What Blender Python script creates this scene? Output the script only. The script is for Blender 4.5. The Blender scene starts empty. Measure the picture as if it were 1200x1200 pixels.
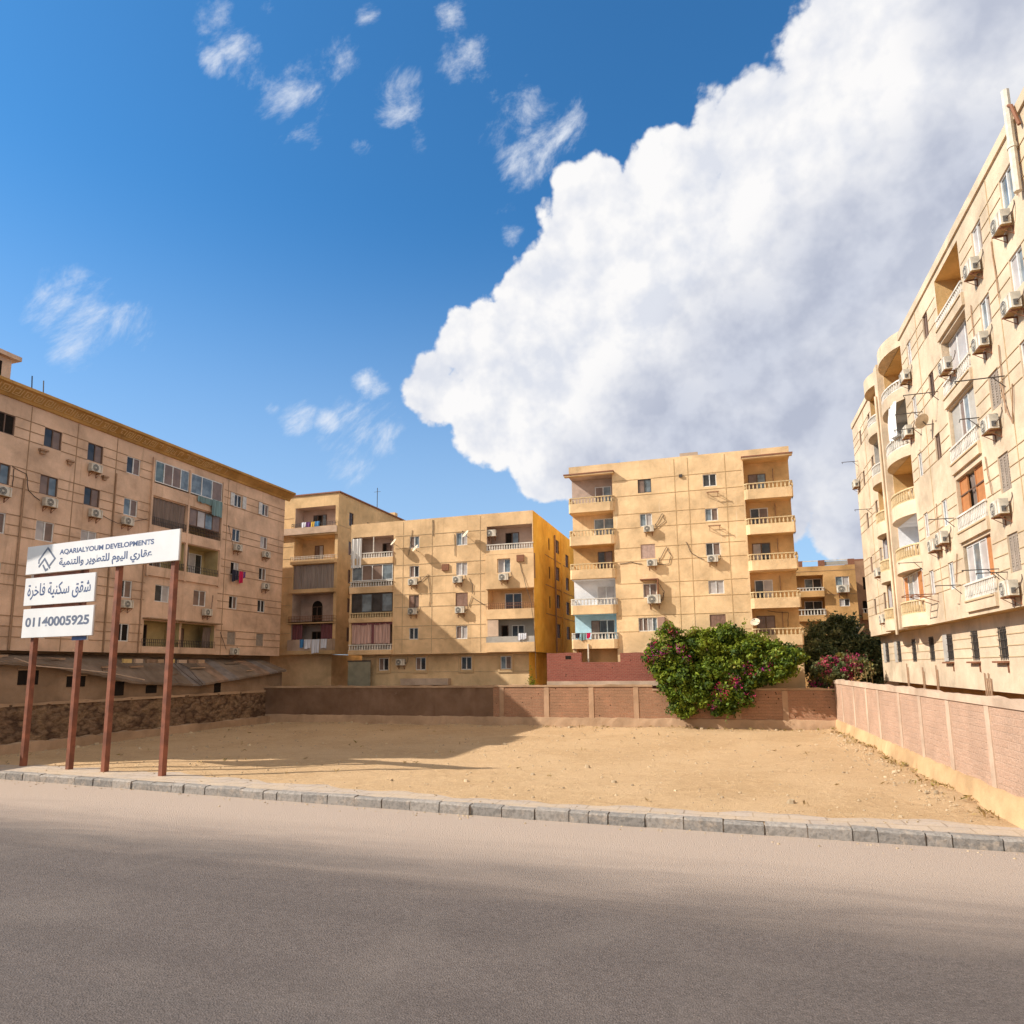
import bpy, math, random
import numpy as np
from math import radians as R, sin, cos, pi, atan2
from mathutils import Vector, Matrix

random.seed(11)
rng = np.random.default_rng(11)
S = bpy.context.scene
C = S.collection

# ------------------------------------------------------------------ camera
def cam_axes(pitch, roll, yaw):
    cp, sp = cos(pitch), sin(pitch)
    F = Vector((0, cp, sp)); U = Vector((0, -sp, cp)); X = Vector((1, 0, 0))
    X2 = X * cos(roll) + U * sin(roll)
    U2 = U * cos(roll) - X * sin(roll)
    m = Matrix.Rotation(yaw, 3, 'Z')
    return m @ X2, m @ U2, m @ F
cx, cu, cf = cam_axes(R(8.35), R(-0.62), R(17.25))
cam = bpy.data.cameras.new('camera')
cam.lens = 24.0
cam.sensor_width = 36.0
cam.shift_y = 65 / 1200
cam.clip_end = 6000
co = bpy.data.objects.new('camera', cam)
C.objects.link(co)
co.matrix_world = Matrix(((cx.x, cu.x, -cf.x, 0), (cx.y, cu.y, -cf.y, 0), (cx.z, cu.z, -cf.z, 4.0), (0, 0, 0, 1)))
S.camera = co

# ------------------------------------------------------------------ light
SUN_AZ, SUN_EL = R(24.5), R(37.05)          # heading of the light, left to right and away
L = Vector((cos(SUN_EL) * cos(SUN_AZ), cos(SUN_EL) * sin(SUN_AZ), -sin(SUN_EL)))
sun = bpy.data.lights.new('sun', 'SUN')
sun.energy = 4.7
sun.angle = R(0.53)
sun.color = (1.0, 0.93, 0.82)
so = bpy.data.objects.new('sun', sun)
C.objects.link(so)
so.rotation_euler = L.to_track_quat('-Z', 'Y').to_euler()
SKY_STRENGTH = 0.12
S.view_settings.view_transform = 'Standard'
S.view_settings.look = 'None'
S.view_settings.exposure = 0.52
S.view_settings.gamma = 1.0
S.cycles.max_bounces = 6
S.cycles.diffuse_bounces = 4
S.cycles.glossy_bounces = 2
S.cycles.transmission_bounces = 2
S.cycles.transparent_max_bounces = 4
S.cycles.use_adaptive_sampling = True
S.cycles.adaptive_threshold = 0.02

# big cumulus, loose wisps and grey belly: azimuth from +Y, elevation, radius in degrees
BIG = [(12.7, 41.1, 6.11), (20.0, 38.7, 7.01), (5.7, 37.6, 5.85), (12.4, 33.4, 8.78), (-2.3, 35.3, 5.25), (-7.7, 33.0, 6.17), (2.3, 29.4, 10.15), (10.9, 23.6, 10.11), (-13.9, 29.2, 4.57), (-20.1, 26.0, 4.37), (-12.5, 23.9, 7.47), (-3.8, 21.4, 8.57), (-23.8, 23.0, 3.75), (-18.6, 20.7, 4.53), (-12.7, 17.8, 4.9), (2.9, 18.7, 7.57), (9.3, 15.2, 5.36), (16.0, 28.1, 7.69), (-14.2, 15.8, 2.47), (28, 36, 10), (26, 26, 9), (22, 47, 9), (40, 34, 11), (3.5, 13.5, 5), (10.5, 11, 4.5), (-4, 16.5, 5), (17, 20, 7)]
WISP = [(-42.0, 43.7, 1.82), (-43.3, 42.3, 0.96), (-36.5, 41.1, 2.53), (-35.7, 39.8, 1.34), (-32.6, 44.3, 1.63), (-27.1, 42.5, 2.05), (-27.9, 41.5, 1.36), (-22.0, 44.7, 1.68), (-22.8, 46.9, 1.1), (-30.4, 46.5, 0.98), (-15.2, 40.6, 2.83), (-12.0, 41.0, 1.67), (-16.8, 39.6, 1.43), (-51.4, 24.6, 2.94), (-48.1, 24.8, 1.66), (-53.0, 25.3, 1.28), (-51.5, 22.6, 1.87), (-29.6, 19.4, 2.45), (-31.3, 16.9, 2.45), (-35.6, 20.2, 1.43), (-29.3, 22.8, 1.2), (-32.8, 19.8, 0.99), (-37.2, 20.5, 0.76), (-25.5, 40.4, 1.0), (-30.5, 39.4, 0.83), (-16.9, 35.1, 1.22), (-39.4, 45.8, 0.7)]
GREY = [(11.2, 27.7, 8.23), (3.2, 23.8, 7.39), (-3.9, 19.4, 7.33), (18.7, 32.5, 6.67), (8.1, 19.2, 7.15), (-10.5, 16.7, 4.19), (1.4, 16.2, 7.09), (26, 30, 9), (22, 40, 5), (4, 13, 5), (11, 11, 5)]
# unseen bright cloud added behind the viewer as fill light for the shade
FILL_CLOUD = [(150, 40, 34), (-165, 50, 32), (100, 50, 30), (-145, 25, 22), (120, 22, 22), (180, 20, 24), (75, 72, 22), (80, 28, 18), (-110, 66, 18)]

W = bpy.data.worlds.new('World')
S.world = W
W.use_nodes = True
W.cycles.sampling_method = 'MANUAL'
W.cycles.sample_map_resolution = 512
nt = W.node_tree
nt.nodes.clear()
def N(tree, kind, **kw):
    n = tree.nodes.new(kind)
    for k, v in kw.items():
        setattr(n, k, v)
    return n
def mth(tree, op, a, b=None, c=None, clamp=False):
    n = tree.nodes.new('ShaderNodeMath'); n.operation = op; n.use_clamp = clamp
    for i, v in enumerate((a, b, c)):
        if v is None: continue
        if isinstance(v, (int, float)): n.inputs[i].default_value = v
        else: tree.links.new(v, n.inputs[i])
    return n.outputs[0]
def mixc(tree, f, a, b, blend='MIX'):
    n = tree.nodes.new('ShaderNodeMix'); n.data_type = 'RGBA'; n.blend_type = blend
    for s, v in ((n.inputs[0], f), (n.inputs[6], a), (n.inputs[7], b)):
        if isinstance(v, (int, float)): s.default_value = v
        elif isinstance(v, tuple): s.default_value = v if len(v) == 4 else (*v, 1)
        else: tree.links.new(v, s)
    return n.outputs[2]
def mrange(tree, v, a, b, c=0.0, d=1.0, smooth=True):
    n = tree.nodes.new('ShaderNodeMapRange'); n.interpolation_type = 'SMOOTHSTEP' if smooth else 'LINEAR'
    tree.links.new(v, n.inputs[0])
    for i, x in enumerate((a, b, c, d)): n.inputs[i + 1].default_value = x
    return n.outputs[0]
def azel(a, e):
    a, e = R(a), R(e)
    return (sin(a) * cos(e), cos(a) * cos(e), sin(e))
sky = N(nt, 'ShaderNodeTexSky', sky_type='NISHITA')
sky.sun_disc = False
sky.sun_elevation = SUN_EL
sky.sun_rotation = atan2(-L.x, -L.y)
sky.altitude = 50
sky.air_density = 1.0
sky.dust_density = 0.6
sky.ozone_density = 2.0
tcw = N(nt, 'ShaderNodeTexCoord')
DIR = tcw.outputs['Generated']
def field(blobs):
    out = None
    for a, e, r in blobs:
        d = N(nt, 'ShaderNodeVectorMath', operation='DOT_PRODUCT')
        nt.links.new(DIR, d.inputs[0]); d.inputs[1].default_value = azel(a, e)
        k = 1 / (1 - cos(R(r)))
        v = mth(nt, 'MULTIPLY_ADD', d.outputs['Value'], k, 1 - k)
        out = v if out is None else mth(nt, 'SMOOTH_MAX', out, v, 0.16)
    return out
def wnoise(vec, scale, detail, rough, dist=0.0):
    n = N(nt, 'ShaderNodeTexNoise')
    nt.links.new(vec, n.inputs['Vector'])
    n.inputs['Scale'].default_value = scale; n.inputs['Detail'].default_value = detail
    n.inputs['Roughness'].default_value = rough; n.inputs['Distortion'].default_value = dist
    return n.outputs['Fac']
def shifted(off):
    n = N(nt, 'ShaderNodeVectorMath', operation='ADD')
    nt.links.new(DIR, n.inputs[0]); n.inputs[1].default_value = off
    return n.outputs[0]
def puff(vec):
    n = wnoise(vec, 6.0, 8.0, 0.62, 0.15)
    v = N(nt, 'ShaderNodeTexVoronoi', feature='F1')
    nt.links.new(vec, v.inputs['Vector']); v.inputs['Scale'].default_value = 15; v.inputs['Detail'].default_value = 3.0
    v.inputs['Roughness'].default_value = 0.55
    return mth(nt, 'MULTIPLY_ADD', v.outputs['Distance'], -0.30, mth(nt, 'ADD', n, 0.135))
fb = field(BIG)
nm = wnoise(DIR, 3.6, 3, 0.5, 0.0)
fb = mth(nt, 'ADD', fb, mth(nt, 'MULTIPLY', mth(nt, 'SUBTRACT', nm, 0.5), 1.5))
fr = field(FILL_CLOUD)
n0 = puff(DIR)
n1 = puff(shifted((-0.022, -0.004, 0.028)))
dens = mth(nt, 'ADD', mth(nt, 'MULTIPLY_ADD', fb, 3.8, 0.55), mth(nt, 'MULTIPLY', mth(nt, 'SUBTRACT', n0, 0.49), 6.5))
a_big = mrange(nt, dens, -0.10, 0.75)
fw = field(WISP)
wd = N(nt, 'ShaderNodeVectorMath', operation='DOT_PRODUCT'); nt.links.new(DIR, wd.inputs[0]); WA = Vector((0.62, 0.28, 0.73)).normalized(); wd.inputs[1].default_value = WA
wm = N(nt, 'ShaderNodeVectorMath', operation='SCALE'); wm.inputs[0].default_value = WA; nt.links.new(mth(nt, 'MULTIPLY', wd.outputs['Value'], -0.62), wm.inputs['Scale'])
wa = N(nt, 'ShaderNodeVectorMath', operation='ADD'); nt.links.new(DIR, wa.inputs[0]); nt.links.new(wm.outputs[0], wa.inputs[1])
nw = wnoise(wa.outputs[0], 19, 8, 0.66, 0.3)
nw2 = wnoise(DIR, 6, 3, 0.5, 0.0)
densw = mth(nt, 'ADD', mth(nt, 'MULTIPLY_ADD', fw, 2.8, 0.7), mth(nt, 'MULTIPLY', mth(nt, 'SUBTRACT', nw, 0.53), 24.0))
a_w = mth(nt, 'MULTIPLY', mrange(nt, densw, 0.0, 8.5), 0.9)
lit = mth(nt, 'MULTIPLY_ADD', mth(nt, 'SUBTRACT', n0, n1), 3.2, 0.62, clamp=True)
fg = field(GREY)
ng = wnoise(DIR, 4.5, 5, 0.55, 0.2)
grey = mrange(nt, mth(nt, 'ADD', fg, mth(nt, 'MULTIPLY', mth(nt, 'SUBTRACT', ng, 0.5), 1.8)), -0.30, 1.35)
k = 0.70 / SKY_STRENGTH
white = mixc(nt, lit, (0.74 * k, 0.77 * k, 0.85 * k), (0.97 * k, 0.96 * k, 0.96 * k))
belly = mixc(nt, lit, (0.46 * k, 0.50 * k, 0.62 * k), (0.60 * k, 0.64 * k, 0.75 * k))
ccol = mixc(nt, grey, white, belly)
sepd = N(nt, 'ShaderNodeSeparateXYZ'); nt.links.new(DIR, sepd.inputs[0])
skyc = mixc(nt, 1.0, sky.outputs[0], (0.31, 0.79, 1.08), 'MULTIPLY')
veil = mrange(nt, sepd.outputs[2], 0.60, 0.06, 0.0, 0.72)
skyc = mixc(nt, veil, skyc, (0.50 * k, 0.66 * k, 0.88 * k))
c1 = mixc(nt, a_w, skyc, (0.86 * k, 0.90 * k, 0.97 * k))
a_fill = mrange(nt, mth(nt, 'ADD', mth(nt, 'MULTIPLY', fr, 3.0), mth(nt, 'MULTIPLY', mth(nt, 'SUBTRACT', n0, 0.49), 5.0)), -0.2, 1.0)
c1 = mixc(nt, a_fill, c1, (1.05 * k, 0.96 * k, 0.85 * k))  # added cloud gets a warm bright tone to fill the shade
c2 = mixc(nt, a_big, c1, ccol)
bg = N(nt, 'ShaderNodeBackground')
bg.inputs[1].default_value = SKY_STRENGTH
nt.links.new(c2, bg.inputs[0])
wo = N(nt, 'ShaderNodeOutputWorld')
nt.links.new(bg.outputs[0], wo.inputs[0])

# ------------------------------------------------------------------ materials
def newmat(name):
    m = bpy.data.materials.new(name); m.use_nodes = True
    t = m.node_tree
    return m, t, t.nodes['Principled BSDF']
def coords(t, scale=(1, 1, 1), loc=(0, 0, 0)):
    tc = N(t, 'ShaderNodeTexCoord'); mp = N(t, 'ShaderNodeMapping')
    mp.inputs['Scale'].default_value = scale; mp.inputs['Location'].default_value = loc
    t.links.new(tc.outputs['Object'], mp.inputs['Vector'])
    return mp.outputs[0]
def noise(t, vec, scale, detail=5, rough=0.55, dist=0.0):
    n = N(t, 'ShaderNodeTexNoise')
    t.links.new(vec, n.inputs['Vector'])
    for k_, v in (('Scale', scale), ('Detail', detail), ('Roughness', rough), ('Distortion', dist)): n.inputs[k_].default_value = v
    return n.outputs['Fac']
def bump(t, p, h, strength, dist=0.05):
    b = N(t, 'ShaderNodeBump'); b.inputs['Strength'].default_value = strength; b.inputs['Distance'].default_value = dist
    t.links.new(h, b.inputs['Height']); t.links.new(b.outputs[0], p.inputs['Normal'])
def plain(name, col, rough=0.7, metal=0.0, spec=0.4, vary=0.12, scale=6.0):
    m, t, p = newmat(name)
    v = coords(t)
    n = noise(t, v, scale, 4)
    lo = tuple(c * (1 - vary) for c in col); hi = tuple(min(1, c * (1 + vary)) for c in col)
    t.links.new(mixc(t, mrange(t, n, 0.3, 0.7), lo, hi), p.inputs['Base Color'])
    p.inputs['Roughness'].default_value = rough; p.inputs['Metallic'].default_value = metal
    p.inputs['Specular IOR Level'].default_value = spec
    return m
def stucco(name, col, stain=(0.30, 0.19, 0.10), pale=None, streak=0.5, off=0.0, drips=0.0):
    m, t, p = newmat(name)
    pale = pale or tuple(min(0.9, c * 1.18 + 0.02) for c in col)
    dark = tuple(c * 0.74 for c in col)
    v = coords(t, loc=(off, off * 2, off))
    n1_ = noise(t, v, 0.45, 6, 0.6, 0.3)
    c = mixc(t, mrange(t, n1_, 0.32, 0.68), dark, pale)
    c = mixc(t, mrange(t, noise(t, v, 1.7, 6, 0.6), 0.42, 0.62), c, mixc(t, 0.5, c, col))
    vs = coords(t, (2.2, 2.2, 0.16), (off, 3, 1))
    st = mrange(t, noise(t, vs, 1.3, 6, 0.6, 0.2), 0.55, 0.80)
    c = mixc(t, mth(t, 'MULTIPLY', st, streak), c, stain)
    vp = mrange(t, noise(t, v, 0.9, 8, 0.7, 0.6), 0.66, 0.74)
    c = mixc(t, mth(t, 'MULTIPLY', vp, 0.55), c, tuple(min(0.9, x * 1.3 + 0.05) for x in col))
    if drips:
        dn_ = mrange(t, noise(t, coords(t, (1.6, 1.6, 0.11), (off, 1, 2)), 1.6, 8, 0.68, 0.25), 0.60, 0.72)
        c = mixc(t, mth(t, 'MULTIPLY', dn_, drips), c, (0.80, 0.64, 0.44))
    gr = noise(t, v, 38, 3, 0.6)
    c = mixc(t, mrange(t, gr, 0.3, 0.7), mixc(t, 1.0, c, (0.90, 0.89, 0.88), 'MULTIPLY'), c)
    t.links.new(c, p.inputs['Base Color'])
    p.inputs['Roughness'].default_value = 0.92; p.inputs['Specular IOR Level'].default_value = 0.15
    bump(t, p, mth(t, 'ADD', mth(t, 'MULTIPLY', gr, 0.4), noise(t, v, 5, 5, 0.6)), 0.35, 0.05)
    return m
def glassy(name, col, rough=0.08, spec=0.6, vary=0.3):
    m, t, p = newmat(name)
    v = coords(t)
    n = noise(t, v, 1.4, 2)
    t.links.new(mixc(t, mrange(t, n, 0.35, 0.65), tuple(c * (1 - vary) for c in col), tuple(c * (1 + vary) for c in col)), p.inputs['Base Color'])
    p.inputs['Roughness'].default_value = rough; p.inputs['Specular IOR Level'].default_value = spec
    return m
def cloth(name, col, freq=26):
    m, t, p = newmat(name)
    v = coords(t, (freq, freq, 0.6))
    n = noise(t, v, 1.0, 2)
    t.links.new(mixc(t, mrange(t, n, 0.3, 0.7), tuple(c * 0.7 for c in col), tuple(min(1, c * 1.2) for c in col)), p.inputs['Base Color'])
    p.inputs['Roughness'].default_value = 0.9; p.inputs['Specular IOR Level'].default_value = 0.1
    bump(t, p, n, 0.4, 0.05)
    return m
def masonry(name, col1, col2, mortar, bw=0.42, bh=0.2, msize=0.014, holes=True, stain=0.5, joint=0.7):
    m, t, p = newmat(name)
    tc = N(t, 'ShaderNodeTexCoord')
    sp = N(t, 'ShaderNodeSeparateXYZ'); cb = N(t, 'ShaderNodeCombineXYZ')
    t.links.new(tc.outputs['Object'], sp.inputs[0])
    t.links.new(sp.outputs[0], cb.inputs[0]); t.links.new(sp.outputs[2], cb.inputs[1])
    br = N(t, 'ShaderNodeTexBrick')
    t.links.new(cb.outputs[0], br.inputs['Vector'])
    br.inputs['Color1'].default_value = (*col1, 1); br.inputs['Color2'].default_value = (*col2, 1); br.inputs['Mortar'].default_value = (*mortar, 1)
    br.inputs['Scale'].default_value = 1.0; br.inputs['Mortar Size'].default_value = msize; br.inputs['Mortar Smooth'].default_value = 0.6
    br.inputs['Brick Width'].default_value = bw; br.inputs['Row Height'].default_value = bh; br.inputs['Bias'].default_value = -0.1
    v = tc.outputs['Object']
    blot = mrange(t, noise(t, v, 0.7, 7, 0.62, 0.4), 0.35, 0.68)
    c = mixc(t, mth(t, 'MULTIPLY', blot, stain), br.outputs['Color'], tuple((a + b) / 2 * 0.72 for a, b in zip(col1, mortar)))
    c = mixc(t, mth(t, 'MULTIPLY', mrange(t, noise(t, v, 2.3, 7, 0.7), 0.58, 0.75), 0.5), c, mortar)
    rough = noise(t, v, 14, 6, 0.7)
    c = mixc(t, mrange(t, rough, 0.25, 0.7), mixc(t, 1.0, c, (0.72, 0.70, 0.68), 'MULTIPLY'), c)
    h = mth(t, 'ADD', mth(t, 'MULTIPLY', br.outputs['Fac'], -joint), rough)
    if holes:
        vo = N(t, 'ShaderNodeTexVoronoi'); t.links.new(v, vo.inputs['Vector']); vo.inputs['Scale'].default_value = 2.4
        hl = mrange(t, vo.outputs['Distance'], 0.07, 0.11)
        c = mixc(t, hl, (0.05, 0.03, 0.02), c)
        h = mth(t, 'ADD', h, hl)
    t.links.new(c, p.inputs['Base Color'])
    p.inputs['Roughness'].default_value = 0.95; p.inputs['Specular IOR Level'].default_value = 0.1
    bump(t, p, h, 0.8, 0.06)
    return m

M = {}
M['left'] = stucco('left_stucco', (0.66, 0.44, 0.30), (0.30, 0.18, 0.11), streak=0.6, off=0.0, drips=0.0)
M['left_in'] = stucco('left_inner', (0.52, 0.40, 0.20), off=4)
M['mid'] = stucco('mid_stucco', (0.69, 0.465, 0.255), (0.40, 0.25, 0.13), streak=0.45, off=7)
M['mid_low'] = stucco('mid_base_stucco', (0.64, 0.445, 0.245), (0.35, 0.22, 0.12), streak=0.3, off=17)
M['mid_side'] = stucco('mid_side_stucco', (0.84, 0.46, 0.07), (0.36, 0.17, 0.05), streak=0.35, off=9)
M['pinkin'] = stucco('pinkish_inner', (0.55, 0.41, 0.33), off=3, streak=0.2)
M['ml'] = stucco('back_left_stucco', (0.64, 0.425, 0.215), (0.33, 0.2, 0.1), streak=0.3, off=13)
M['tower'] = stucco('tower_stucco', (0.74, 0.515, 0.29), (0.48, 0.31, 0.16), streak=0.45, off=21, drips=0.75)
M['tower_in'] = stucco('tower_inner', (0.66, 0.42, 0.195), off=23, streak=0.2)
M['white_in'] = stucco('white_inner', (0.74, 0.74, 0.76), (0.6, 0.6, 0.6), streak=0.1)
M['blue_in'] = stucco('blue_inner', (0.45, 0.64, 0.72), (0.4, 0.5, 0.55), streak=0.1)
M['right'] = stucco('right_stucco', (0.62, 0.48, 0.335), (0.46, 0.33, 0.20), streak=0.4, off=31, drips=0.25)
M['right_in'] = stucco('right_inner', (0.58, 0.38, 0.17), off=33, streak=0.2)
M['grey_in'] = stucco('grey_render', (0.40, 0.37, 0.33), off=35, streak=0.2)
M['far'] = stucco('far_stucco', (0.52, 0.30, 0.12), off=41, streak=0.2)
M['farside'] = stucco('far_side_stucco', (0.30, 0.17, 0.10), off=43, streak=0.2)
M['groove'] = plain('dirty_joint', (0.30, 0.185, 0.105), 0.95)
M['groove_t'] = plain('faint_joint', (0.50, 0.345, 0.18), 0.95)
M['groove_l'] = plain('pale_joint', (0.46, 0.33, 0.19), 0.95)
M['cornice'] = stucco('cornice_paint', (0.45, 0.24, 0.07), (0.22, 0.11, 0.05), streak=0.5, off=2)
M['key'] = plain('ornament_paint', (0.58, 0.38, 0.17), 0.9)
M['roof'] = plain('roof_screed', (0.35, 0.28, 0.2), 0.95)
M['tile'] = plain('canopy_edge', (0.22, 0.09, 0.05), 0.8)
M['alu'] = plain('white_aluminium', (0.66, 0.64, 0.61), 0.5)
M['brownframe'] = plain('brown_frame', (0.13, 0.075, 0.05), 0.6)
M['gl'] = glassy('dark_glass', (0.04, 0.038, 0.038), 0.1, 0.4)
M['gb'] = glassy('blue_glass', (0.15, 0.18, 0.20), 0.1, 0.5)
M['gt'] = glassy('teal_glass', (0.13, 0.17, 0.165), 0.1, 0.5)
M['cb'] = glassy('brown_curtained_glass', (0.20, 0.135, 0.105), 0.3, 0.3, 0.15)
M['cw'] = glassy('pale_curtained_glass', (0.42, 0.38, 0.36), 0.3, 0.3, 0.12)
M['dk'] = plain('dark_opening', (0.022, 0.017, 0.014), 0.9, spec=0.05)
M['shut'] = plain('brown_shutter', (0.24, 0.135, 0.095), 0.75)
M['shutp'] = plain('pink_shutter', (0.47, 0.32, 0.26), 0.75)
M['shutg'] = plain('grey_shutter', (0.30, 0.24, 0.19), 0.8)
M['shutw'] = plain('white_shutter', (0.62, 0.60, 0.58), 0.7)
M['wood'] = plain('orange_wood', (0.42, 0.17, 0.06), 0.6, scale=3)
M['railw'] = plain('white_baluster', (0.60, 0.55, 0.48), 0.85, vary=0.2, scale=2)
M['railt'] = plain('tan_baluster', (0.58, 0.43, 0.24), 0.85)
M['railg'] = plain('grey_baluster', (0.36, 0.31, 0.28), 0.85)
M['iron'] = plain('dark_iron', (0.055, 0.045, 0.04), 0.6)
M['rust'] = plain('rusty_iron', (0.22, 0.09, 0.045), 0.8)
M['acw'] = plain('ac_casing', (0.52, 0.47, 0.39), 0.6, vary=0.25, scale=3)
M['acd'] = plain('ac_grille', (0.10, 0.095, 0.09), 0.6)
M['acb'] = plain('ac_stained_base', (0.36, 0.22, 0.10), 0.8)
M['dish'] = plain('dish_enamel', (0.55, 0.45, 0.33), 0.7)
M['cable'] = plain('black_cable', (0.09, 0.06, 0.045), 0.7)
M['pvc'] = plain('pvc_pipe', (0.62, 0.55, 0.45), 0.5)
M['pipe'] = plain('stained_pipe', (0.33, 0.20, 0.12), 0.8)
M['curt_grey'] = cloth('grey_curtain', (0.30, 0.25, 0.22))
M['curt_brown'] = cloth('brown_curtain', (0.20, 0.15, 0.125))
M['curt_pink'] = cloth('pink_curtain', (0.50, 0.32, 0.27))
M['curt_maroon'] = cloth('maroon_curtain', (0.20, 0.08, 0.085))
M['curt_white'] = cloth('white_curtain', (0.72, 0.70, 0.67))
M['curt_slate'] = cloth('slate_curtain', (0.13, 0.145, 0.165))
M['cl_white'] = cloth('white_cloth', (0.72, 0.73, 0.78), 8)
M['cl_blue'] = cloth('blue_cloth', (0.08, 0.25, 0.50), 8)
M['cl_red'] = cloth('crimson_cloth', (0.50, 0.02, 0.08), 8)
M['cl_dark'] = cloth('dark_cloth', (0.03, 0.03, 0.045), 8)
M['cl_violet'] = cloth('violet_cloth', (0.16, 0.07, 0.20), 8)
M['cl_teal'] = cloth('teal_awning_cloth', (0.16, 0.24, 0.24), 8)
M['cl_yellow'] = cloth('yellow_cloth', (0.62, 0.40, 0.08), 8)
M['post'] = plain('rust_red_post', (0.19, 0.062, 0.032), 0.7, vary=0.3, scale=2)
M['board'] = plain('white_board', (0.70, 0.69, 0.69), 0.45, vary=0.04, scale=0.8)
M['navy'] = plain('navy_lettering', (0.055, 0.085, 0.19), 0.5)
M['slate'] = plain('slate_lettering', (0.12, 0.14, 0.20), 0.5)
M['concrete'] = stucco('rough_concrete', (0.42, 0.275, 0.17), (0.25, 0.17, 0.12), off=51, streak=0.3)
M['conc_p'] = stucco('pale_concrete', (0.53, 0.385, 0.28), (0.36, 0.25, 0.18), off=53, streak=0.3)
M['conc_col'] = stucco('pilaster_concrete', (0.42, 0.265, 0.165), (0.3, 0.2, 0.14), off=55, streak=0.3)
M['footing'] = stucco('sandy_footing', (0.54, 0.35, 0.185), (0.40, 0.25, 0.12), off=57, streak=0.3)
M['redblock'] = masonry('red_block', (0.44, 0.235, 0.145), (0.37, 0.20, 0.125), (0.47, 0.30, 0.19), stain=0.8)
M['redbrick'] = masonry('red_brick', (0.36, 0.115, 0.085), (0.29, 0.085, 0.065), (0.38, 0.20, 0.15), 0.26, 0.11, stain=0.35)
M['pinkblock'] = masonry('pink_block', (0.57, 0.375, 0.27), (0.535, 0.345, 0.245), (0.56, 0.385, 0.28), 0.42, 0.2, holes=False, stain=0.55, joint=0.2)
m, t, p = newmat('rubble_stone')
v = coords(t, (1.0, 1.0, 1.6))
vr = N(t, 'ShaderNodeTexVoronoi', feature='F1'); wv = N(t, 'ShaderNodeVectorMath', operation='MULTIPLY_ADD')
nz = N(t, 'ShaderNodeTexNoise'); t.links.new(v, nz.inputs['Vector']); nz.inputs['Scale'].default_value = 1.3; nz.inputs['Detail'].default_value = 6
t.links.new(nz.outputs['Color'], wv.inputs[0]); wv.inputs[1].default_value = (0.7, 0.7, 0.7); t.links.new(v, wv.inputs[2])
t.links.new(wv.outputs[0], vr.inputs['Vector']); vr.inputs['Scale'].default_value = 2.1
sc_ = N(t, 'ShaderNodeSeparateColor'); t.links.new(vr.outputs['Color'], sc_.inputs[0])
c = mixc(t, sc_.outputs[0], (0.225, 0.135, 0.082), (0.31, 0.195, 0.12))
c = mixc(t, mrange(t, vr.outputs['Distance'], 0.40, 0.75), c, (0.13, 0.078, 0.05))
c = mixc(t, mrange(t, noise(t, v, 0.6, 7, 0.65, 0.5), 0.48, 0.62), c, (0.34, 0.215, 0.125))
c = mixc(t, mrange(t, noise(t, v, 5, 6, 0.7), 0.3, 0.65), mixc(t, 1.0, c, (0.6, 0.58, 0.55), 'MULTIPLY'), c)
t.links.new(c, p.inputs['Base Color']); p.inputs['Roughness'].default_value = 0.95; p.inputs['Specular IOR Level'].default_value = 0.1
bump(t, p, mth(t, 'SUBTRACT', noise(t, v, 6, 7, 0.7), vr.outputs['Distance']), 1.0, 0.15)
M['rubble'] = m
M['brownplaster_shade'] = stucco('brown_plaster_shade', (0.185, 0.108, 0.066), (0.13, 0.078, 0.048), off=67, streak=0.5)  # plaster colour darkened to hold the shade along the back wall's left stretch
M['shedwall'] = stucco('shed_plaster', (0.29, 0.19, 0.118), (0.24, 0.15, 0.09), off=61, streak=0.5)
M['sheet'] = stucco('roofing_sheet', (0.205, 0.145, 0.102), (0.13, 0.10, 0.085), off=63, streak=0.5)
M['sheetb'] = plain('blue_grey_sheet', (0.18, 0.145, 0.125), 0.85, vary=0.25, scale=1.5)
M['sheetr'] = plain('rusty_sheet', (0.225, 0.14, 0.09), 0.85, vary=0.3, scale=1.5)
M['screen'] = plain('olive_grey_sheet', (0.22, 0.20, 0.14), 0.8, vary=0.15, scale=1.5)
M['rail_y'] = plain('pale_plank', (0.55, 0.38, 0.15), 0.8)

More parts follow.
